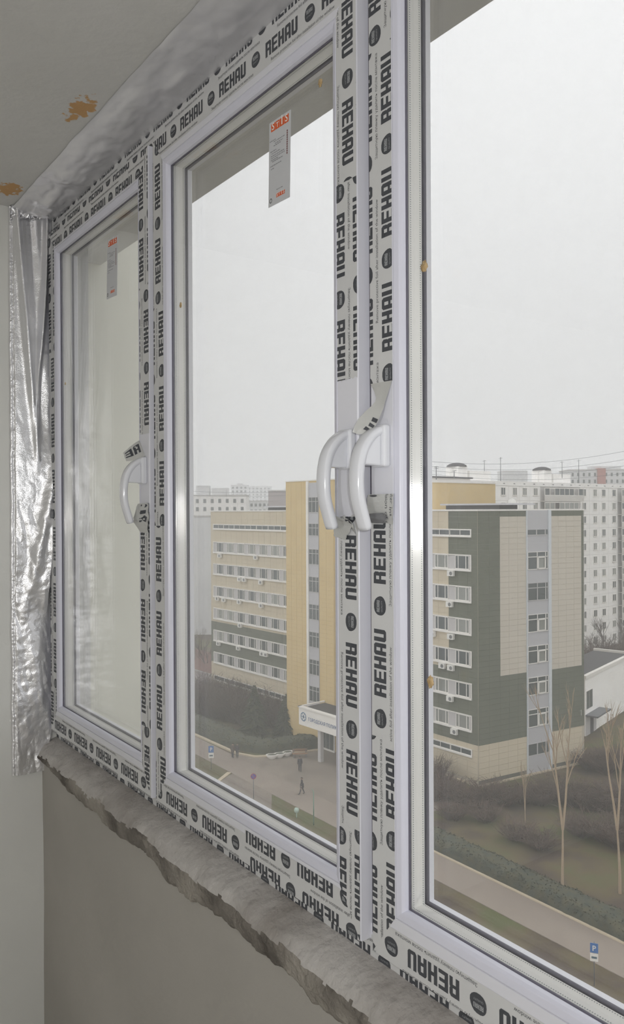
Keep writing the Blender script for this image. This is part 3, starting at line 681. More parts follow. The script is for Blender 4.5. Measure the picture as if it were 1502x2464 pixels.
b = MB(); b.prism([(-.12, .12), (53.6, .12), (53.6, -16.1), (uRl[0]*16.45, uRl[1]*16.45)], ZR-.05, ZR+.12); opart('roof_edge', b, WHT)
b = MB(); b.prism([(19.0, 4), (28.6, 4), (28.6, -28), (19.0, -28)], G, 5.25); opart('stair_tower', b, YELL)
b = MB(); b.prism([(18.9, 4.1), (28.7, 4.1), (28.7, -28.1), (18.9, -28.1)], 5.25, 5.40); opart('tower_roof_edge', b, WHT)
def cells(mb, x0, x1, z0, z1, o, pw, ph, gap=.022, th=.03, sgn=1):
    nx = max(1, round((x1-x0)/pw)); nz_ = max(1, round((z1-z0)/ph)); cw, ch = (x1-x0)/nx, (z1-z0)/nz_
    for i in range(nx):
        for j in range(nz_):
            ya, yb = sorted((sgn*o, sgn*(o+th))); mb.box(x0+i*cw+gap/2, x0+(i+1)*cw-gap/2, ya, yb, z0+j*ch+gap/2, z0+(j+1)*ch-gap/2)
def stuffpart(name, mb, M, rz=0.):
    o = opart(name, mb, M, rz); o['kind'] = 'stuff'; return o
# long front: joined cladding
b = MB(); cells(b, 28.7, 53.45, -16.1, ZR-.06, 0, 1.5, .6); cells(b, 4.05, 18.9, -16.1, ZR-.06, 0, 1.5, .6); stuffpart('cladding_beige', b, BEIGE)
b = MB(); cells(b, 28.7, 53.45, -27.8, -22.5, 0, 1.5, .6); cells(b, .05, 18.9, -27.8, -24.0, 0, 1.5, .6); stuffpart('cladding_ground_floor', b, BEIGE)
b = MB(); cells(b, 28.7, 53.45, -22.5, -16.1, 0, 1.5, .6, .012); cells(b, 4.05, 18.9, -24.0, -16.1, 0, 1.5, .6, .012); cells(b, .02, 4.05, -24.0, ZR-.06, 0, 1.35, .6, .012); stuffpart('cladding_green', b, GREEN)
b = MB(); cells(b, 19.05, 21.75, G+3.6, 5.2, 4, 1.35, .55); cells(b, 24.15, 28.55, G+3.6, 5.2, 4, 1.1, .55); stuffpart('cladding_ochre', b, YELL)
# end wall: beige panels one by one, the rest joined
pmesh = {}
def panel_set(x0, x1, z0, z1, pw, ph, M, key):
    nx = max(1, round((x1-x0)/pw)); nz_ = max(1, round((z1-z0)/ph)); cw, ch = (x1-x0)/nx, (z1-z0)/nz_
    if key not in pmesh:
        q = MB(); q.box(.010, cw-.010, -.05, 0, .010, ch-.010); pmesh[key] = q.mesh('cladding_panel', M)
    for i in range(nx):
        for j in range(nz_):
            r = x0+i*cw; link('cladding_panel', pmesh[key], OFF, (uRl[0]*r, uRl[1]*r, z0+j*ch), aR)
panel_set(3.15, 7.1, -16.8, .72, 1.32, .60, BEIGE2, 'a'); panel_set(10.85, 15.9, -16.9, .72, 1.26, .60, BEIGE2, 'b')
panel_set(.05, 7.1, -27.8, -24.0, 1.41, .63, BEIGE, 'c'); panel_set(10.85, 15.9, -27.8, -24.1, 1.26, .62, BEIGE, 'd')
b = MB()
for r in ((.02, 3.15, -24, ZR-.06), (3.15, 7.1, -24, -16.8), (3.15, 7.1, .72, ZR-.06), (10.85, 15.9, -24, -16.9), (10.85, 15.9, .72, ZR-.06), (15.9, 16.28, -24, ZR-.06)): cells(b, *r, 0, 1.3, .6, .012, .055, -1)
stuffpart('cladding_green', b, GREEN, aR)
b = MB(); b.box(7.12, 10.4, -.10, 0, G+.2, ZR-.02); opart('stair_glazing_back', b, SPAN, aR)
b = MB(); b.box(10.4, 10.84, -.22, 0, G+.1, ZR+.02); opart('pale_jamb', b, JAMB, aR)
b = MB(); b.box(7.04, 7.16, -.18, 0, G+.1, ZR); opart('thin_jamb', b, JAMB, aR)
b = MB(); b.box(-.1, 16.3, -.28, 0, G, G+.18); opart('base_ledge', b, KERB, aR)
b = MB(); b.box(-.1, 19, 0, .28, G, G+.18); opart('base_ledge', b, KERB)
b = MB(); b.box(.02, 7.0, -.03, 0, G+.18, -27.82); b.box(10.9, 16.3, -.03, 0, G+.18, -27.82); opart('dark_plinth', b, PLINTH, aR)
# stair windows in the end wall
for k, zt in enumerate((-3.29, -6.79, -10.34, -13.89, -17.44, -21.04)):
    wn = MB(); x0, x1, h = 7.2, 10.36, 2.02
    for (a, c, d, e) in ((x0, x1, zt-.06, zt), (x0, x1, zt-.62, zt-.54), (x0, x1, zt-h, zt-h+.08), (x0, x0+.07, zt-h, zt), (x0+1.42, x0+1.52, zt-h, zt), (x0+2.72, x0+2.82, zt-h, zt), (x1-.07, x1, zt-h, zt)): wn.box(a, c, -.17, -.1, d, e)
    if k != 1:
        a, c, d, e = x0+1.5, x0+2.74, zt-h+.04, zt-.56
        for q in ((a, c, e-.14, e), (a, c, d, d+.14), (a, a+.14, d, e), (c-.14, c, d, e)): wn.box(q[0], q[1], -.23, -.15, q[2], q[3])
    wo_ = opart('stair_window', wn, [WHT if k != 1 else LAV], aR)
    for (a, c, d, e, M) in ((x0+.07, x0+1.42, zt-.54, zt-.06, PANE1), (x0+1.52, x0+2.72, zt-.54, zt-.06, PANE1), (x0+.07, x0+1.42, zt-h+.08, zt-.62, PANE1), (x0+1.52, x0+2.72, zt-h+.08, zt-.62, PANE2 if k != 1 else PANE1), (x0+2.82, x1-.07, zt-h+.08, zt-.06, PANE1)):
        q = MB(); q.box(a, c, -.125, -.1, d, e); q.build('pane', M, wo_)
for zt, h in ((-.76, .6), (-24.9, 1.3)):
    wn = MB()
    for (a, c, d, e) in ((7.2, 10.36, zt-.05, zt), (7.2, 10.36, zt-h-.1, zt-h), (8.55, 8.65, zt-h, zt), (9.9, 10.0, zt-h, zt)): wn.box(a, c, -.16, -.1, d, e)
    wo_ = opart('stair_window', wn, LAV, aR)
    for a, c in ((7.3, 8.5), (8.7, 9.85), (10.05, 10.34)): q = MB(); q.box(a, c, -.125, -.1, zt-h, zt-.05); q.build('pane', PANE1, wo_)
# window rows of the long front
def wmesh(Wd, H):
    f = MB()
    for (a, c, d, e) in ((0, Wd, -.07, 0), (0, Wd, -H, -H+.09), (0, .07, -H, 0), (Wd-.07, Wd, -H, 0), (.40, .48, -H, 0), (Wd-.48, Wd-.40, -H, 0)): f.box(a, c, .07, .13, d, e)
    p = MB()
    for a, c in ((.07, .40), (.48, Wd-.48), (Wd-.40, Wd-.07)): p.box(a, c, .06, .09, -H+.09, -.07)
    return f.mesh('window', WHT), p.mesh('pane', PANE1), p.mesh('pane', PANE2)
WMS = wmesh(1.95, 1.52)
def wsmall():
    f = MB()
    for (a, c, d, e) in ((0, 2.9, -.06, 0), (0, 2.9, -.66, -.58), (0, .05, -.66, 0), (1.42, 1.48, -.66, 0), (2.85, 2.9, -.66, 0)): f.box(a, c, .07, .12, d, e)
    p = MB(); p.box(.05, 1.42, .06, .085, -.58, -.06); p.box(1.48, 2.85, .06, .085, -.58, -.06)
    return f.mesh('window', WHT), p.mesh('pane', PANE1)
WSM = wsmall()
colsA = [52.6-1.0-1.95-2.88*i for i in range(7)]; colsB = [1.08+2.97*i for i in range(6)]
rng = random.Random(5)
for ri, zt in enumerate((-3.52, -6.97, -10.50, -14.0, -17.5, -21.0)):
    for (ta, tb, cols) in ((29.0, 52.65, colsA), (.78, 18.8, colsB)):
        q = MB(); q.box(ta, tb, .05, .07, zt-1.52, zt); opart('infill_band', q, LAV)
        q = MB(); q.box(ta, tb, .05, .16, zt, zt+.10); q.box(ta, tb, .05, .22, zt-1.72, zt-1.52); q.box(ta, ta+.1, .05, .16, zt-1.52, zt); q.box(tb-.1, tb, .05, .16, zt-1.52, zt); opart('window_surround', q, WHT)
        for t in cols:
            o = link('window', WMS[0], OFF, (t, 0, zt)); link('pane', WMS[1 if rng.random() < .72 else 2], o)
for zt in (-.70, -24.65):
    for (ta, tb) in ((29.0, 52.65), (.78, 18.8)):
        q = MB(); q.box(ta, tb, .05, .14, zt, zt+.08); q.box(ta, tb, .05, .2, zt-.82, zt-.66); q.box(ta, ta+.1, .05, .14, zt-.66, zt); q.box(tb-.1, tb, .05, .14, zt-.66, zt); opart('window_surround', q, WHT)
        n = int((tb-ta)//2.95)
        for i in range(n): o = link('window', WSM[0], OFF, (ta+.1+i*(tb-ta-.2)/n, 0, zt)); link('pane', WSM[1], o)
# tower window strip
q = MB(); q.box(21.8, 23.7, 4.0, 4.1, G+4.6, 5.0); opart('tower_strip', q, SPAN); q = MB(); q.box(23.7, 24.1, 4, 4.25, G+4.4, 5.2); opart('tower_jamb', q, WHT)
for i, zt in enumerate((3.2, -.15, -3.4, -6.9, -10.4, -13.9, -17.4, -20.8)):
    h = 1.6 if i == 1 else 2.0; wn = MB()
    for (a, c, d, e) in ((21.8, 23.7, zt-.07, zt), (21.8, 23.7, zt-.62, zt-.55), (21.8, 23.7, zt-h, zt-h+.07), (22.2, 22.28, zt-h, zt), (22.95, 23.01, zt-h, zt)): wn.box(a, c, 4.12, 4.18, d, e)
    wo_ = opart('tower_window', wn, LAV)
    for a, c in ((21.85, 22.2), (22.28, 22.95), (23.01, 23.65)): q = MB(); q.box(a, c, 4.1, 4.13, zt-h+.07, zt-.07); q.build('pane', PANE1, wo_)
# entrance: canopy, sign, door
q = MB(); q.box(11.2, 20.6, 4.1, 8.0, -24.4, -24.1); opart('canopy', q, DARK)
q = MB(); q.box(11.0, 20.85, 7.9, 8.15, -24.5, -22.4); sg = opart('sign_board', q, WHT)
q = MB(); q.box(10.9, 20.95, 7.7, 8.25, -22.43, -22.27); q.box(20.7, 20.95, 4.1, 8.25, -22.43, -22.27); q.box(11.2, 20.7, 4.1, 7.7, -22.6, -22.52, 1); opart('canopy_edge', q, [WHT, DARK])
SBLUE = M_('sign_blue', rgb(92, 112, 150), rough=.6); SEMB = M_('sign_emblem', rgb(104, 134, 160), rough=.6)
tp = fit(text_polys('ГОРОДСКАЯ ПОЛИКЛИНИКА', .6, True), 7.3)
q = MB()
for p in tp: q.quad([(19.0-x, 8.17, -23.72+y*1.1) for x, y in p], 0)
n = 16
for i in range(n):
    a0, a1 = 2*math.pi*i/n, 2*math.pi*(i+1)/n
    for r0, r1 in ((.42, .55), (.0, .14)): q.quad([(19.95+r0*math.cos(a0), 8.17, -23.42+r0*math.sin(a0)), (19.95+r1*math.cos(a0), 8.17, -23.42+r1*math.sin(a0)), (19.95+r1*math.cos(a1), 8.17, -23.42+r1*math.sin(a1)), (19.95+r0*math.cos(a1), 8.17, -23.42+r0*math.sin(a1))], 1)
for a0 in (0, math.pi/3, 2*math.pi/3):
    d = Vector((math.cos(a0), math.sin(a0))); e = Vector((-d.y, d.x))*.035; q.quad([(19.95+p.x, 8.17, -23.42+p.y) for p in (d*.43+e, d*-.43+e, d*-.43-e, d*.43-e)], 1)
so = q.build('sign_lettering', [SBLUE, SEMB], sg)
q = MB(); q.box(18.9, 21.3, 4.0, 4.2, G, G+2.9); dr = opart('entrance_door', q, WHT)
for i in range(3): q = MB(); q.box(19.0+i*.74, 19.66+i*.74, 4.2, 4.23, G+.3, G+2.6); q.build('pane', PANE1, dr)
for t in (11.6, 17.2): q = MB(); q.box(t, t+.5, 7.3, 7.8, G, -24.4); opart('canopy_post', q, LAV)
# roof huts
q = MB(); q.box(32.0, 41, -6, -2.2, ZR, ZR+.55, 0); q.box(31.6, 41.4, -6.4, -1.8, ZR+.55, ZR+.75, 1); opart('roof_hut', q, [DARK, SPAN])
q = MB(); q.box(2.8, 10.9, -11, -7.5, ZR, ZR+.62, 0); q.box(.6, 11.5, -11.4, -7.1, ZR+.62, ZR+.82, 1)
opart('roof_hut', q, [DARK, SPAN])
q = MB(); q.box(20.5, 26, -24, -14, 5.4, 6.0, 0); q.box(20.2, 26.3, -24.3, -13.7, 6.0, 6.2, 1); opart('roof_hut', q, [WHT, DARK])
q = MB(); q.lathe([(0, .06), (.35, .02), (.6, -.12), (.62, -.12), (.36, 0), (0, .03)], 16); o = q.build('satellite_dish', ACM, None); o.rotation_euler = (math.radians(80), 0, math.radians(30)); o.location = tuple(depth(1232, 1210, 97)); tag(o, 'small white satellite dish on the office roof', 'satellite dish')
# small white plate on the wall corner
# ------------------------------------------------------------------ air conditioners on the office front
def acmesh():
    c = MB(); c.box(-.42, .42, .12, .45, -.3, .3); c.box(-.3, -.25, 0, .12, -.32, -.28); c.box(.25, .3, 0, .12, -.32, -.28)
    f = MB(); n = 12
    for i in range(n): a0, a1 = 2*math.pi*i/n, 2*math.pi*(i+1)/n; f.quad([(-.12, .46, 0), (-.12+.22*math.cos(a0), .46, .22*math.sin(a0)), (-.12+.22*math.cos(a1), .46, .22*math.sin(a1))])
    return c.mesh('casing', ACM), f.mesh('fan_grille', M_('fan_grille', rgb(120, 120, 120), rough=.6))
ACS = acmesh()
ordn = ['first', 'second', 'third', 'fourth', 'fifth', 'sixth', 'seventh']
acl = [(50.43, -5.57, 1), (40.69, -5.41, 1), (44.94, -8.9, 2), (43.72, -8.9, 2), (39.47, -9.0, 2), (51.21, -12.35, 3), (49.31, -12.4, 3), (45.08, -12.35, 3), (39.4, -12.4, 3), (44.89, -15.9, 4), (50.92, -19.4, 5), (45.37, -19.4, 5), (39.25, -19.4, 5), (38.33, -19.4, 5), (3.46, -5.55, 1), (3.66, -9.0, 2), (6.25, -12.58, 3), (3.5, -12.58, 3), (4.79, -16.0, 4), (3.52, -16.05, 4), (3.66, -19.5, 5), (3.08, -23.04, 6)]
cnt = {}
for t, z, r in acl:
    wing = 'left of the ochre tower' if t > 20 else 'near the green corner'
    k = cnt.get((wing, r), 0); cnt[(wing, r)] = k+1
    base = Matrix.Rotation(math.atan2(uL[1], uL[0]), 4, 'Z') @ Vector((t, .06, z))
    o = empty('air_conditioner', (K[0]+base.x, K[1]+base.y, base.z), math.atan2(uL[1], uL[0]), 'white air conditioner %s under the %s window row from top %s' % (ordn[k], ordn[r-1], wing), 'air conditioner', 'air conditioners on the office front')
    link('casing', ACS[0], o); link('fan_grille', ACS[1], o)
# ------------------------------------------------------------------ white apartment block
AP1, AP2 = depth(1200, 1223.8, 148.7), depth(1502, 1222.2, 175.5)
ua = (AP2-AP1); ua[2] = 0; ua /= np.linalg.norm(ua)
APT = empty('apartment_building', (AP1[0], AP1[1], 0), math.atan2(ua[1], ua[0]), 'long white twelve-storey panel apartment building behind the office', 'building')
ZA = 6.79
q = MB(); q.box(-16, 66, .05, 12, G, ZA-.1); q.build('core', PSEAM, APT)
q = MB(); q.box(-16.1, 66.1, -.12, 12.1, ZA-.84, ZA); 
q.build('cornice', PANEL, APT)
q = MB()
for t in np.arange(-14, 64, 3.1): q.box(t-.25, t+.25, -.14, -.1, ZA-.5, ZA-.36)
vo = q.build('cornice_vents', DARK, APT); vo['kind'] = 'stuff'
bays = [(-16, -12.4), (-12.3, -9.1), (-9.1, -5.8), (-5.8, -2.6), (-2.6, 3.0), (3.0, 6.3), (6.3, 9.6), (9.6, 12.9), (26.6, 30.0), (30.0, 33.6), (33.6, 37.2), (37.2, 40.8), (54.4, 60), (60, 66)]
wcol = [1.28, 4.8, 7.85, 11.3, 27.95, 32.0, 35.3, 39.3, 57]
pm_ = {}; wm_ = {}
f = MB()
for (a, c, d, e) in ((-.66, .66, -.07, 0), (-.66, .66, -1.5, -1.42), (-.66, -.59, -1.5, 0), (.59, .66, -1.5, 0), (.05, .13, -1.5, 0)): f.box(a, c, -.1, -.02, d, e)
f.box(-.72, .72, -.2, -.02, -1.58, -1.5); AWF = f.mesh('window', WHT)
AWP = []
for Mx in (PANE1, PANE2): f = MB(); f.box(-.59, .05, -.05, 0, -1.42, -.07); f.box(.13, .59, -.05, 0, -1.42, -.07); AWP.append(f.mesh('pane', Mx))
f = MB(); f.box(.05, 13.45, -1.0, -.92, .0, 1.1); f.box(.0, 13.5, -1.0, 0, -.14, 0); BPF = f.mesh('balcony_front', BALC)
f = MB()
for i in range(9): f.box(.1+i*1.65, .22+i*1.65, -.95, -.88, 1.1, 2.55)
f.box(.05, 13.45, -.95, -.88, 2.45, 2.62); f.box(.05, 13.45, -.95, -.88, 1.1, 1.18); BGF = f.mesh('balcony_frame', WHT)
BGP = []
for i, Mx in enumerate((PANE1, PANE2)):
    f = MB()
    for j in range(8):
        if (j*7+i*3) % 5 != 2: f.box(.22+j*1.65, 1.7+j*1.65, -.91, -.89, 1.18, 2.45)
    BGP.append(f.mesh('pane', Mx))
for k in range(12):
    zb = 3.09-2.86*k; zt = 5.62-2.86*k
    for a, c in bays:
        key = round(c-a, 2)
        if key not in pm_: f = MB(); f.box(.03, c-a-.03, -.04, .05, .03, 2.83); pm_[key] = f.mesh('wall_panel', PANEL)
        link('wall_panel', pm_[key], APT, (a, 0, zb))
    for t in wcol:
        o = link('window', AWF, APT, (t, -.02, zt)); link('pane', AWP[0 if rng.random() < .6 else 1], o)
    for t in (13.0, 40.9):
        o = link('balcony_front', BPF, APT, (t, 0, zb)); link('balcony_frame', BGF, o); link('pane', BGP[rng.randint(0, 1)], o)
for t0 in (-9.0, 17.0):
    q = MB(); q.box(t0, t0+2.6, 2, 5, ZA, ZA+2.6); q.box(t0+3.2, t0+9.2, 2, 6, ZA, ZA+1.9); q.box(t0-2.2, t0-1.6, 2, 2.6, ZA, ZA+2.2); q.build('lift_house', PANEL, APT)
    q = MB(); q.lathe([(1.9, 0), (1.8, .25), (1.3, .55), (.7, .72), (0, .78)], 14, (t0+1.3, 3.5, ZA+2.6)); q.build('domed_cap', DARK, APT)
# ------------------------------------------------------------------ roof aerials and overhead cables
def mast(x, ytop, ybot, D, lab, arms=1):
    p = depth(x, ybot, D); h = (ybot-ytop)*D/1900
    q = MB(); q.tube([(0, 0, 0), (0, 0, h)], [.07, .05], 5)
    o = empty('roof_aerial', tuple(p), label=lab, cat='aerial', group='aerials on the roofs'); q.build('mast', METAL, o)
    for i in range(arms): q = MB(); zz = h*(.95-.12*i); q.tube([(-.7, .3, zz), (.7, -.3, zz)], [.04, .04], 4); q.build('crossbar', METAL, o)
mast(1205, 1100, 1158, 150, 'tall thin aerial mast between the two lift houses')
mast(1393, 1106, 1160, 166, 'tall thin aerial mast beside the right lift house')
mast(1166, 1107, 1150, 152, 'short aerial mast on the left lift house')
mast(1353, 1110, 1150, 162, 'short aerial mast on the right lift house')
mast(1050, 1122, 1154, 104, 'forked aerial on the ochre tower roof', 2)
mast(1093, 1132, 1150, 112, 'small aerial pair on the tower roof hut')
mast(545, 1180, 1195, 270, 'small aerial on the distant white block')
for i, (xa, ya, xb, yb, D) in enumerate([(1000, 1107, 1502, 1086, 118), (1000, 1118, 1502, 1106, 122), (1000, 1128, 1502, 1121, 126), (1000, 1136, 1502, 1139, 130), (440, 1181, 1000, 1149, 132), (440, 1190, 1000, 1158, 136)]):
    pa, pb = depth(xa, ya, D), depth(xb, yb, D*1.05); q = MB()
    q.tube([tuple(pa+(pb-pa)*t-np.array([0, 0, 1.2*(4*t*(1-t))])) for t in [j/14 for j in range(15)]], [.03]*15, 4)
    tag(q.build('overhead_cable', METAL), ['topmost thin cable across the sky in the right pane', 'second thin cable from top in the right pane', 'third thin cable from top in the right pane', 'lowest thin cable above the apartment roof', 'upper thin cable above the left rooftops', 'lower thin cable above the left rooftops'][i], 'cable', 'overhead cables')
# ------------------------------------------------------------------ far blocks
def block(name, xa, xb, ytop, D, lab, M, rows=0, cols=0, wpx=6, deep=14, zbot=G, huts=()):
    pa, pb = depth(xa, 1226, D), depth(xb, 1226, D); d = pb-pa; d[2] = 0; Lg = float(np.linalg.norm(d)); d /= Lg
    o = empty(name, (pa[0], pa[1], 0), math.atan2(d[1], d[0]), lab, 'building'); zt = float(depth((xa+xb)/2, ytop, D)[2])
    q = MB(); q.box(0, Lg, 0, deep, zbot, zt); q.build('walls', M, o)
    q = MB(); q.box(-.2, Lg+.2, -.2, deep+.2, zt, zt+.35); q.build('roof', PSEAM, o)
    s_ = D/1900
    if cols:
        f = MB(); ww = wpx*s_; f.box(-ww/2, ww/2, -.06, 0, -1.5, 0); fm = f.mesh('window', PANE2); f = MB(); f.box(-ww/2+.12, ww/2-.12, -.1, -.05, -1.35, -.15); fp = f.mesh('pane', PANE1)
        for r in range(rows):
            for c in range(cols): w_ = link('window', fm, o, ((c+.5)*Lg/cols, 0, zt-1.1-2.86*r)); link('pane', fp, w_)
    for (ha, hb, hy) in huts:
        q = MB(); q.box((ha-xa)*s_, (hb-xa)*s_, 2, 6, zt, float(depth((ha+hb)/2, hy, D)[2])); q.build('roof_hut', FARW, o)
    return o
block('panel_block', 430, 592, 1193, 280, 'white panel block end rising behind the office roof at left', PANEL, 5, 9, 7, huts=((508, 548, 1174), (470, 502, 1168)))
block('grey_slab_block', 380, 510, 1243, 190, 'pale grey blank-walled building left of the office', FARW, 0, 0, deep=20)
block('tower_block', 556, 596, 1168, 620, 'faint hazy tower block above the white panel block', FARW, 8, 4, 5, huts=((570, 585, 1163),))
block('tower_block', 596, 652, 1171, 760, 'fainter hazy tower block in the middle distance', FARW, 8, 6, 4)
block('low_block', 590, 652, 1206, 380, 'hazy low balcony block beside the white panel block', FARW, 6, 6, 6)
block('pink_block', 646, 720, 1182, 235, 'grey-pink building top beside the ochre tower', FARP, 0, 0, huts=((684, 692, 1174),))
BB = block('brick_block', 1372, 1560, 1131, 330, 'hazy grey building with a brick top beyond the apartment roof', FARW, 6, 14, 5, huts=((1426, 1500, 1121),))
q = MB(); q.box(11.4, 14.6, -1.2, 2, 10.5, 18.2); q.build('brick_lift_house', BRICK, BB)
block('tower_block', 1210, 1270, 1134, 520, 'faint hazy block between the roof huts', FARW, 0, 0)
# brown-roofed low house at the left and the low annex at the right
hp = onZ(440, 1640, G); o = empty('low_house', (hp[0], hp[1], G), math.atan2(uL[1], uL[0])+math.pi, 'low grey house with a brown roof behind the bare trees', 'building')
q = MB(); q.box(-10, 16, 0, 8, 0, 2.8); q.build('walls', FARP, o); q = MB(); q.prism([(-10.5, -.5), (16.5, -.5), (16.5, 8.5), (-10.5, 8.5)], 2.8, 3.0); q.build('eaves', LAV, o); q = MB(); q.quad([(-10.5, -.5, 3), (16.5, -.5, 3), (16.5, 4, 5), (-10.5, 4, 5)]); q.quad([(-10.5, 8.5, 3), (-10.5, 4, 5), (16.5, 4, 5), (16.5, 8.5, 3)]); q.build('roof', BROWNR, o)
aa, ab = onZ(1412, 1770, G), onZ(1503, 1710, G); d = ab-aa; Lg = float(np.linalg.norm(d)); d /= Lg
AN = empty('annex_building', (aa[0], aa[1], G), math.atan2(d[1], d[0]), 'low white annex with a flat dark roof behind the green corner', 'building')
q = MB(); q.box(-.5, Lg+4.5, 0, 6, 0, 7.6); q.build('walls', PANEL, AN); q = MB(); q.box(-.7, Lg+4.7, -.2, .3, 7.6, 8.0); q.box(Lg+4.3, Lg+4.7, 0, 6, 7.6, 8.0); q.build('parapet', WHT, AN); q = MB(); q.box(-.5, Lg+4.3, .3, 6, 7.6, 7.65); q.build('roof', DARK, AN)
for t in (-.2,): q = MB(); q.box(t, t+2.4, -.06, .02, 3.4, 5.9); w_ = q.build('window', WHT, AN); q = MB(); q.box(t+.1, t+1.1, -.09, -.05, 3.5, 5.8); q.box(t+1.25, t+2.3, -.09, -.05, 3.5, 5.8); q.build('pane', PANE1, w_)
q = MB(); q.box(-.3, 3.6, -.08, .02, 0, 2.4); dr = q.build('door', LAV, AN); q = MB(); q.box(1.2, 2.4, -.12, -.07, 0, 2.2); q.build('door_leaf', DARK, dr); q = MB(); q.box(-.4, 5, -1.6, 0, 2.6, 2.8); q.build('canopy', METAL, AN)
p = K+uR*15.4; q = MB(); q.box(-.6, .6, -.9, 0, -.2, .5); o = q.build('wall_plate', WHT, None, (p[0], p[1]-0.2, -22.6), aR); tag(o, 'small white sign plate on the green end wall corner', 'sign')
# ------------------------------------------------------------------ plants
BARK = M_('grey_bark', rgb(112, 100, 94), rough=.95); TWIG = M_('brown_twigs', rgb(112, 94, 86), rough=.95, col2=rgb(92, 80, 70), nscale=.8); PALE = M_('pale_bark', rgb(172, 152, 128), rough=.9)
HEDGE = M_('dark_hedge', rgb(62, 70, 62), rough=.95, col2=rgb(88, 86, 66), nscale=1.6, ndetail=9, contrast=(.3, .7), bump=.8, bscale=6); NEEDLE = M_('spruce_needles', rgb(78, 84, 72), rough=.9, col2=rgb(92, 94, 70), nscale=1.5)
def bare_tree(h, seed, lev=4, fork=False, tr=.16, spread=.55):
    r = random.Random(seed); T = MB(); B = MB()
    def grow(p, d, ln, rad, k):
        n = 3; pts = [p]; q = p
        for i in range(n): jt = .035 if fork else .12; d = (d+Vector((r.uniform(-jt, jt), r.uniform(-jt, jt), r.uniform(-.02, .10)))).normalized(); q = q+d*ln/n; pts.append(q)
        (T if k == 0 else B).tube(pts, [rad*(1-.5*i/n) for i in range(n+1)], 5 if k < 2 else 3, cap=False)
        if k >= lev: return
        nb = (2 if fork and k == 0 else r.randint(3, 5)); a_f = r.uniform(0, 6.28)
        for i in range(nb):
            t = 1.0 if (fork and k == 0) else r.uniform(.45, 1); j = min(int(t*n), n-1); bp = pts[j]+(pts[j+1]-pts[j])*(t*n-j)
            a = a_f+i*3.14 if fork and k == 0 else r.uniform(0, 6.28); sp = (.12 if fork and k == 0 else r.uniform(.6, 1.2)*spread*(.6 if fork else 1)); dd = (d+Vector((math.cos(a)*sp, math.sin(a)*sp, r.uniform(-.05, .3)))).normalized()
            grow(bp, dd, ln*(1.25 if fork and k == 0 else r.uniform(.5, .75)*(.75 if fork else 1)), rad*.52 if not (fork and k == 0) else rad*.8, k+1)
    grow(Vector((0, 0, 0)), Vector((0, 0, 1)), h*(.42 if not fork else .38), tr, 0)
    return T, B
tree_m = {}
def tree(x, y, h, seed, lab, M=BARK, fork=False, z=G, grp=None, tr=.16, lev=4):
    if (seed, h, fork) not in tree_m:
        T, B = bare_tree(h, seed, fork=fork, tr=tr, lev=lev); tree_m[(seed, h, fork)] = (T.mesh('trunk', M), B.mesh('branches', M))
    o = empty('bare_tree', (x, y, z), random.uniform(0, 6), lab, 'tree', grp); T, B = tree_m[(seed, h, fork)]
    link('trunk', T, o); link('branches', B, o); return o
def gp(x, y): return onZ(x, y, G)
p = gp(1354, 2155); tree(p[0], p[1], 13.5, 21, 'pale forked bare tree beyond the footpath, left of two', PALE, True, tr=.13)
p = gp(1492, 2150); tree(p[0], p[1], 13, 34, 'pale forked bare tree at the right edge beyond the footpath', PALE, True, tr=.13)
p = gp(1265, 2010); tree(p[0], p[1], 6, 41, 'small bare sapling before the green end wall', PALE, True, tr=.06)
for i, (x, y) in enumerate([(1425, 1600), (1452, 1590), (1478, 1605), (1500, 1585)]):
    p = gp(x, y); tree(p[0], p[1], 9+i % 2*1.5, 50+i % 2, 'bare grey tree before the white apartment building, %s from left' % ordn[i], BARK, grp='bare trees before the apartment building')
for i, (x, y) in enumerate([(470, 1640), (497, 1650), (484, 1620)]):
    p = gp(x, y); tree(p[0], p[1], 13 if i == 0 else 9.5, 60+i % 2, ('tallest slender bare tree left of the office building', 'bare tree left of the office, nearest its wall', 'shorter bare tree left of the office, between two others')[i], BARK, grp='bare trees left of the office')
def shrubm(seed, h):
    r = random.Random(seed); B = MB()
    for i in range(110):
        a = r.uniform(0, 6.28); t = r.uniform(.1, .8); d = Vector((math.cos(a)*t, math.sin(a)*t, 1)).normalized(); p0 = Vector((math.cos(a)*r.uniform(0, .5), math.sin(a)*r.uniform(0, .5), 0)); ln = h*r.uniform(.55, 1.1); p1 = p0+d*ln*.6; p2 = p1+(d+Vector((r.uniform(-.3, .3), r.uniform(-.3, .3), .1))).normalized()*ln*.45
        B.tube([p0, p1, p2], [.03, .022, .012], 3, cap=False)
        for j in range(3):
            q0 = p0+(p2-p0)*r.uniform(.3, .9); B.tube([q0, q0+Vector((r.uniform(-1, 1), r.uniform(-1, 1), r.uniform(.1, .9))).normalized()*ln*.35], [.018, .008], 3, cap=False)
    return B.mesh('bare_shrub', TWIG)
SHR = [shrubm(1, 2.2), shrubm(2, 2.8), shrubm(3, 3.6)]
def shrub(x, y, k, lab, grp, s=1., wd=1.15):
    p = gp(x, y); o = link('bare_shrub', SHR[k], None, tuple(p), random.uniform(0, 6)); o.scale = (s*wd, s*wd, s); tag(o, lab, 'shrub', grp)
for x, y, k in [(470, 1718, 2), (495, 1722, 2), (520, 1728, 2), (545, 1735, 2), (565, 1738, 1), (585, 1742, 2), (640, 1745, 1), (655, 1738, 2), (480, 1690, 2), (510, 1700, 2), (540, 1705, 2), (572, 1712, 2), (630, 1722, 2), (605, 1700, 2), (665, 1752, 1)]:
    shrub(x, y, k, 'bare brown shrub in the thicket before the office left wing', 'shrubs before the office left wing', 1.25)
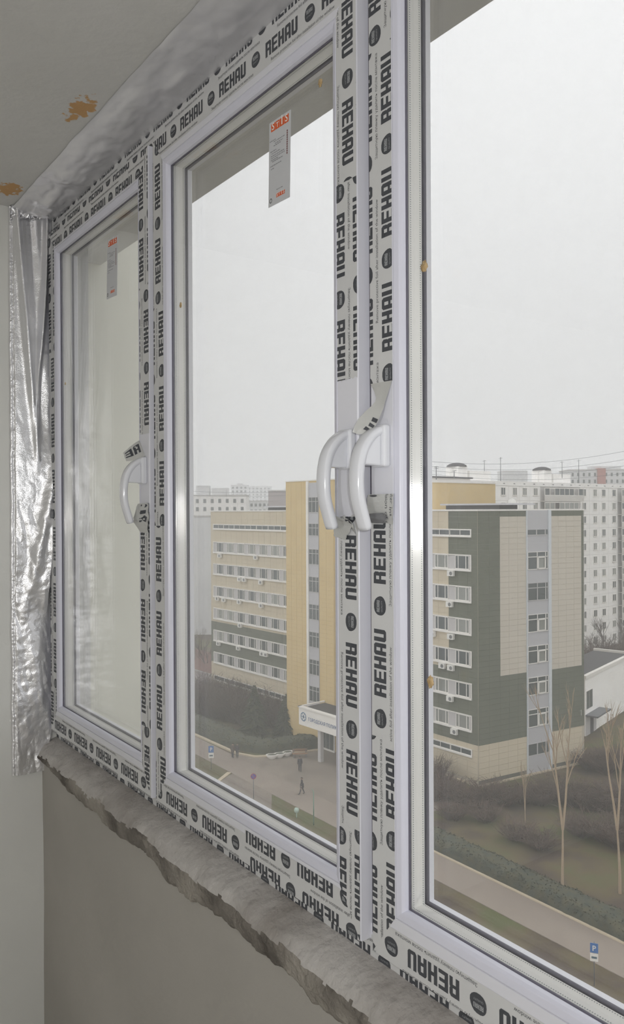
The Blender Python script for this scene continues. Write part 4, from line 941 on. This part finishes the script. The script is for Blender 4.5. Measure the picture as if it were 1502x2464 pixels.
for x, y, k in [(1050, 1925, 1), (1078, 1915, 0), (1105, 1930, 1), (1140, 1938, 0), (1175, 1925, 1), (1215, 1935, 1), (1255, 1930, 0), (1300, 1935, 1), (1340, 1925, 2), (1385, 1940, 2), (1425, 1950, 1), (1465, 1940, 2), (1500, 1960, 2), (1420, 1850, 1), (1460, 1860, 2), (1495, 1850, 2), (1245, 2020, 0), (1300, 2040, 0), (1170, 1975, 0), (1090, 1970, 0), (1400, 2010, 1), (1450, 2020, 1), (1495, 2040, 2)]:
    shrub(x, y, k, 'bare brown shrub in the scrub below the green office corner', 'shrubs below the green corner', .72, 2.1)
for x, y, k in [(1410, 1640, 2), (1430, 1630, 2), (1450, 1640, 2), (1470, 1628, 2), (1490, 1640, 2), (1505, 1630, 2), (1440, 1615, 2), (1480, 1612, 2)]:
    shrub(x, y, k, 'bare brown shrub in the dark thicket behind the annex', 'shrubs behind the annex', 1.6)
shrub(1045, 1880, 2, 'taller brown shrub against the office front by the pane edge', 'shrubs by the office front', .8); shrub(1062, 1897, 1, 'lower brown shrub before the office front by the pane edge', 'shrubs by the office front', .8)
# hedges
def hedge(pts, w_, h, lab):
    pts = [Vector((p[0], p[1], 0)) for p in pts]; ln = [0]
    for i in range(1, len(pts)): ln.append(ln[-1]+(pts[i]-pts[i-1]).length)
    tot = ln[-1]
    def at_(s):
        i = 0
        while i < len(ln)-2 and ln[i+1] < s: i += 1
        f_ = (s-ln[i])/(ln[i+1]-ln[i]); p = pts[i].lerp(pts[i+1], f_); d = (pts[i+1]-pts[i]).normalized(); return p, Vector((-d.y, d.x, 0))
    nu = int(tot/.28)
    def S(u, v):
        p, n = at_(u*tot); a = math.pi*v; c_, s_ = math.cos(a), math.sin(a)
        r = 1+.16*fbm(u*tot, v*4, 2, .9, 4)
        q = p+n*(w_/2*math.copysign(abs(c_)**.45, c_)*r); q.z = G+h*abs(s_)**.45*(1+.14*fbm(u*tot, v*3, 8, 1.3, 4)); return q
    mb = MB(); mb.grid(S, nu, 14); rr = random.Random(2)
    for _ in range(int(tot*90)):               # leafy twigs standing off the clipped surface
        u_, v_ = rr.random(), rr.uniform(.02, .98); q = Vector(S(u_, v_)); d = Vector((rr.uniform(-1, 1), rr.uniform(-1, 1), rr.uniform(-.2, 1))).normalized(); e_ = d.orthogonal().normalized()*rr.uniform(.03, .07); L_ = rr.uniform(.10, .26)
        mb.quad([q-e_, q+d*L_, q+e_, q-d*.05])
    o = mb.build('hedge', HEDGE); tag(o, lab, 'hedge')
hedge([(-130, 51.6), (-96, 51.6), (-86, 51.8), (-83.2, 53), (-82.0, 55.5), (-81.0, 59.5)], 3.2, 1.25, 'dark clipped hedge curving along the kerb to the entrance')
hedge([(-56, 50.7), (8, 50.4)], 2.4, 1.0, 'dark low hedge along the far side of the footpath')
# spruces
def spruce(x, y, h, r0, lab, seed):
    r = random.Random(seed); p = gp(x, y); o = empty('spruce_tree', tuple(p), 0, lab, 'tree', 'spruces before the office')
    T = MB(); T.tube([(0, 0, 0), (0, 0, h*.97)], [.14, .02], 6); T.build('trunk', BARK, o); B = MB(); n = int(h*5)
    for i in range(n):
        f_ = i/n; z = h*(.06+.93*f_); rr = r0*(1-f_)**.85+.08
        for j in range(11):
            a = r.uniform(0, 6.28); L_ = rr*r.uniform(.75, 1.15); d = Vector((math.cos(a), math.sin(a), 0)); e = Vector((-d.y, d.x, 0)); p0 = Vector((0, 0, z)); p1 = d*L_*.55+Vector((0, 0, z-.10*L_)); p2 = d*L_+Vector((0, 0, z-.28*L_+.06)); wd = .16+.14*L_
            B.quad([p0, p1+e*wd, p2, p1-e*wd]); B.quad([p0, p1+Vector((0, 0, -wd*.9)), p2, p1+Vector((0, 0, wd*.5))])
    B.build('foliage', NEEDLE, o)
spruce(613, 1768, 6.8, 2.4, 'taller spruce beside the bare thicket', 3); spruce(690, 1768, 5.6, 2.2, 'shorter dense spruce beside the entrance', 4)
# ------------------------------------------------------------------ street furniture
def post_sign(px, py, zt, lab, kind, sc_=1.):
    p = onZ(px, py, G+zt); o = empty('road_sign', (p[0], p[1], G), TH-math.pi/2+math.pi/2, lab, 'sign'); o.rotation_euler = (0, 0, math.atan2(-p[1], -p[0])+math.pi/2); o.scale = (sc_, sc_, 1)
    q = MB(); q.tube([(0, .05, 0), (0, .05, zt)], [.04, .04], 6); q.build('post', METAL, o)
    BL = M_('sign_plate_blue', rgb(70, 116, 176), rough=.5); RD = M_('sign_red', rgb(170, 80, 96), rough=.5); BV = M_('sign_violet_blue', rgb(92, 98, 176), rough=.5)
    if kind == 'P':
        q = MB(); q.box(-.3, .3, -.02, .02, zt-.1-.75*sc_, zt-.1); q.build('blue_plate', BL, o)
        q = MB(); gp_ = fit(text_polys('P', .5, True), .26)
        for t in gp_: q.quad([(-.12+x, -.03, zt-.1-.58*sc_+y*1.05*sc_) for x, y in t])
        q.build('letter', WHT, o); q = MB(); q.box(-.3, .3, -.02, .02, zt-.15-1.35*sc_, zt-.15-.75*sc_); lo_ = q.build('white_plate', WHT, o); q = MB(); q.box(-.2, .2, -.03, -.02, zt-.15-1.13*sc_, zt-.15-.97*sc_); q.build('plate_mark', M_('plate_mark', rgb(90, 110, 120)), lo_)
    else:
        def disc(r0, r1, Y, M, nm):
            q = MB(); n = 18
            for i in range(n):
                a0, a1 = 2*math.pi*i/n, 2*math.pi*(i+1)/n; q.quad([(r0*math.cos(a0), Y, zt+r0*math.sin(a0)), (r1*math.cos(a0), Y, zt+r1*math.sin(a0)), (r1*math.cos(a1), Y, zt+r1*math.sin(a1)), (r0*math.cos(a1), Y, zt+r0*math.sin(a1))])
            q.build(nm, M, o)
        disc(0, .27, 0, BV, 'blue_disc'); disc(.235, .30, -.02, RD, 'red_rim'); q = MB(); q.quad([(-.2, -.02, zt+.15), (-.15, -.02, zt+.2), (.2, -.02, zt-.15), (.15, -.02, zt-.2)]); q.build('red_bar', RD, o)
post_sign(508, 1793, 2.8, 'blue parking sign with white plate beside the left lawn', 'P'); post_sign(1430, 2266, 2.8, 'blue parking sign with white plate by the footpath at right', 'P', .8); post_sign(610, 1868, 2.4, 'round blue no-waiting sign with red rim by the drive', 'N')
GRM = M_('green_post', rgb(112, 140, 124), rough=.6)
p = onZ(755, 1985, G); q = MB(); q.tube([(0, 0, 0), (0, 0, 3.2)], [.06, .05], 6); q.tube([(0, 0, 3.1), (-.5, .2, 3.25)], [.04, .04], 5); tag(q.build('lamp_post', GRM, None, tuple(p)), 'thin green post on the lawn by the asphalt', 'post')
p = onZ(714, 1968, G); q = MB(); q.tube([(0, 0, 0), (0, 0, .5)], [.05, .05], 6); q.lathe([(.05, .5), (.2, .55), (.26, .75), (.2, .95), (0, 1.0)], 10); tag(q.build('garden_light', M_('pale_green_globe', rgb(176, 196, 184), rough=.6), None, tuple(p)), 'small pale green globe light on the lawn', 'lamp')
for i, (x, y) in enumerate([(655, 1826), (673, 1823), (692, 1819)]):
    p = onZ(x, y, G+.05); o = empty('planter', tuple(p), math.radians(60+12*i), 'white bowl planter %s of three before the hedge' % ('leftmost', 'in the middle', 'rightmost')[i], 'planter', 'white planters')
    q = MB(); q.lathe([(.25, 0), (.5, .25), (.62, .5), (.6, .55), (.5, .46)], 14); q.build('bowl', WHT, o); q = MB(); q.lathe([(.5, .46), (.35, .56), (0, .6)], 12); q.build('soil_plants', NEEDLE, o)
    for c in o.children: c.scale = (1.25, .7, 1)
p = onZ(722, 1822, G+.05); o = empty('bench', tuple(p), math.radians(58), 'brown wooden bench beside the entrance hedge', 'bench'); WOODM = M_('bench_wood', rgb(150, 118, 92), rough=.8)
for j in range(3): q = MB(); q.box(-.9, .9, -.25+j*.17, -.11+j*.17, .42, .47); q.build('seat_slat', WOODM, o)
for j in range(2): q = MB(); q.box(-.9, .9, .28, .32, .6+j*.2, .74+j*.2); q.build('back_slat', WOODM, o)
for sx_ in (-.75, .75): q = MB(); q.box(sx_-.04, sx_+.04, -.25, .3, 0, .42); q.box(sx_-.04, sx_+.04, .26, .32, .42, .95); q.build('leg', METAL, o)
# ------------------------------------------------------------------ people on the forecourt
SKIN = M_('skin', rgb(196, 160, 140), rough=.6); HAIRM = M_('dark_hair', rgb(60, 52, 48), rough=.8)
def person(px, py, h, face, coat, trou, lab, stride=.18, bag=False):
    p = onZ(px, py, G+.05); s = h/1.75
    J = {'pel': (0, 0, .95), 'chest': (0, .02, 1.28), 'neck': (0, .03, 1.50), 'head': (0, .05, 1.62), 'top': (0, .05, 1.72), 'lh': (-.10, 0, .90), 'lk': (-.10, stride*.6, .50), 'la': (-.10, stride, .08), 'lt': (-.10, stride+.18, .04), 'rh': (.10, 0, .90), 'rk': (.10, -stride*.3, .50), 'ra': (.10, -stride, .10), 'rt': (.10, -stride+.17, .04),
         'ls': (-.19, .02, 1.42), 'le': (-.25, -.06, 1.14), 'lw': (-.24, .06, .90), 'lf': (-.23, .12, .82), 'rs': (.19, .02, 1.42), 're': (.25, -.02, 1.14), 'rw': (.24, .12, .92), 'rf': (.23, .18, .85)}
    E = [('pel', 'chest'), ('chest', 'neck'), ('neck', 'head'), ('head', 'top'), ('pel', 'lh'), ('lh', 'lk'), ('lk', 'la'), ('la', 'lt'), ('pel', 'rh'), ('rh', 'rk'), ('rk', 'ra'), ('ra', 'rt'), ('chest', 'ls'), ('ls', 'le'), ('le', 'lw'), ('lw', 'lf'), ('chest', 'rs'), ('rs', 're'), ('re', 'rw'), ('rw', 'rf')]
    Rr = {'pel': (.17, .13), 'chest': (.19, .14), 'neck': (.065, .065), 'head': (.10, .11), 'top': (.07, .08), 'lh': (.10, .11), 'rh': (.10, .11), 'lk': (.075, .08), 'rk': (.075, .08), 'la': (.055, .06), 'ra': (.055, .06), 'lt': (.045, .04), 'rt': (.045, .04), 'ls': (.08, .09), 'rs': (.08, .09), 'le': (.062, .062), 're': (.062, .062), 'lw': (.048, .048), 'rw': (.048, .048), 'lf': (.035, .045), 'rf': (.035, .045)}
    nm = list(J); me = bpy.data.meshes.new('sk'); me.from_pydata([J[k] for k in nm], [(nm.index(a), nm.index(c)) for a, c in E], [])
    t = bpy.data.objects.new('sk', me); COL.objects.link(t); md = t.modifiers.new('s', 'SKIN')
    if not me.skin_vertices: me.skin_vertices.new()
    for i, k in enumerate(nm): me.skin_vertices[0].data[i].radius = Rr[k]; me.skin_vertices[0].data[i].use_root = (k == 'pel')
    sb = t.modifiers.new('u', 'SUBSURF'); sb.levels = 1; sb.render_levels = 1
    dg = bpy.context.evaluated_depsgraph_get(); dg.update(); em = bpy.data.meshes.new_from_object(t.evaluated_get(dg)); bpy.data.objects.remove(t)
    em.materials.clear(); [em.materials.append(M) for M in (coat, trou, SKIN, DARK)]
    for f_ in em.polygons:
        c = f_.center; f_.use_smooth = True
        f_.material_index = 2 if c.z > 1.52 or (abs(c.x) > .17 and c.z < .90) else (0 if c.z > .72 else (1 if c.z > .10 else 3))
    em.name = 'person'; o = link('person', em, None, tuple(p), face); o.scale = (s, s, s); tag(o, lab, 'person', 'people on the forecourt')
    q = MB(); q.grid(lambda u, v: (0+.108*math.cos(u*6.283)*math.cos(v*1.5), .03+.125*math.sin(u*6.283)*math.cos(v*1.5), 1.645+.125*math.sin(v*1.5)), 12, 5); q.build('hair', HAIRM, o)
    q = MB(); q.lathe([(.21, .70), (.20, .95), (.185, 1.1)], 12); k0 = q.build('coat_skirt', coat, o)
    return o
C1 = M_('black_coat', rgb(70, 68, 72), rough=.9); C2 = M_('dark_brown_coat', rgb(88, 76, 70), rough=.9); T1 = M_('dark_trousers', rgb(70, 70, 78), rough=.9)
person(560, 1824, 1.78, .6, C2, T1, 'person in a brown coat standing by the kerb, left of a pair', .10); person(571, 1823, 1.72, -2.3, C1, T1, 'person in a black coat standing by the kerb, right of a pair', .12)
person(722, 1857, 1.74, 1.0, C1, T1, 'person in dark clothes walking near the bench', .22); person(727, 1911, 1.78, 2.6, C1, T1, 'person in a dark coat walking across the forecourt', .26)
# ------------------------------------------------------------------ damp haze outdoors
hz_ = bpy.data.materials.new('damp_haze'); hz_.use_nodes = True; t = hz_.node_tree; t.nodes.clear(); o_ = t.nodes.new('ShaderNodeOutputMaterial'); vs = t.nodes.new('ShaderNodeVolumeScatter'); vs.inputs['Density'].default_value = .0013; vs.inputs['Color'].default_value = (.99, .99, 1, 1); t.links.new(vs.outputs[0], o_.inputs['Volume'])
hz_.cycles.homogeneous_volume = True if hasattr(hz_.cycles, 'homogeneous_volume') else None
o = boxo('haze', -1600, 300, 8, 1400, G-.5, 260, hz_); tag(o, 'thin damp haze over the city', 'haze', kind='stuff')
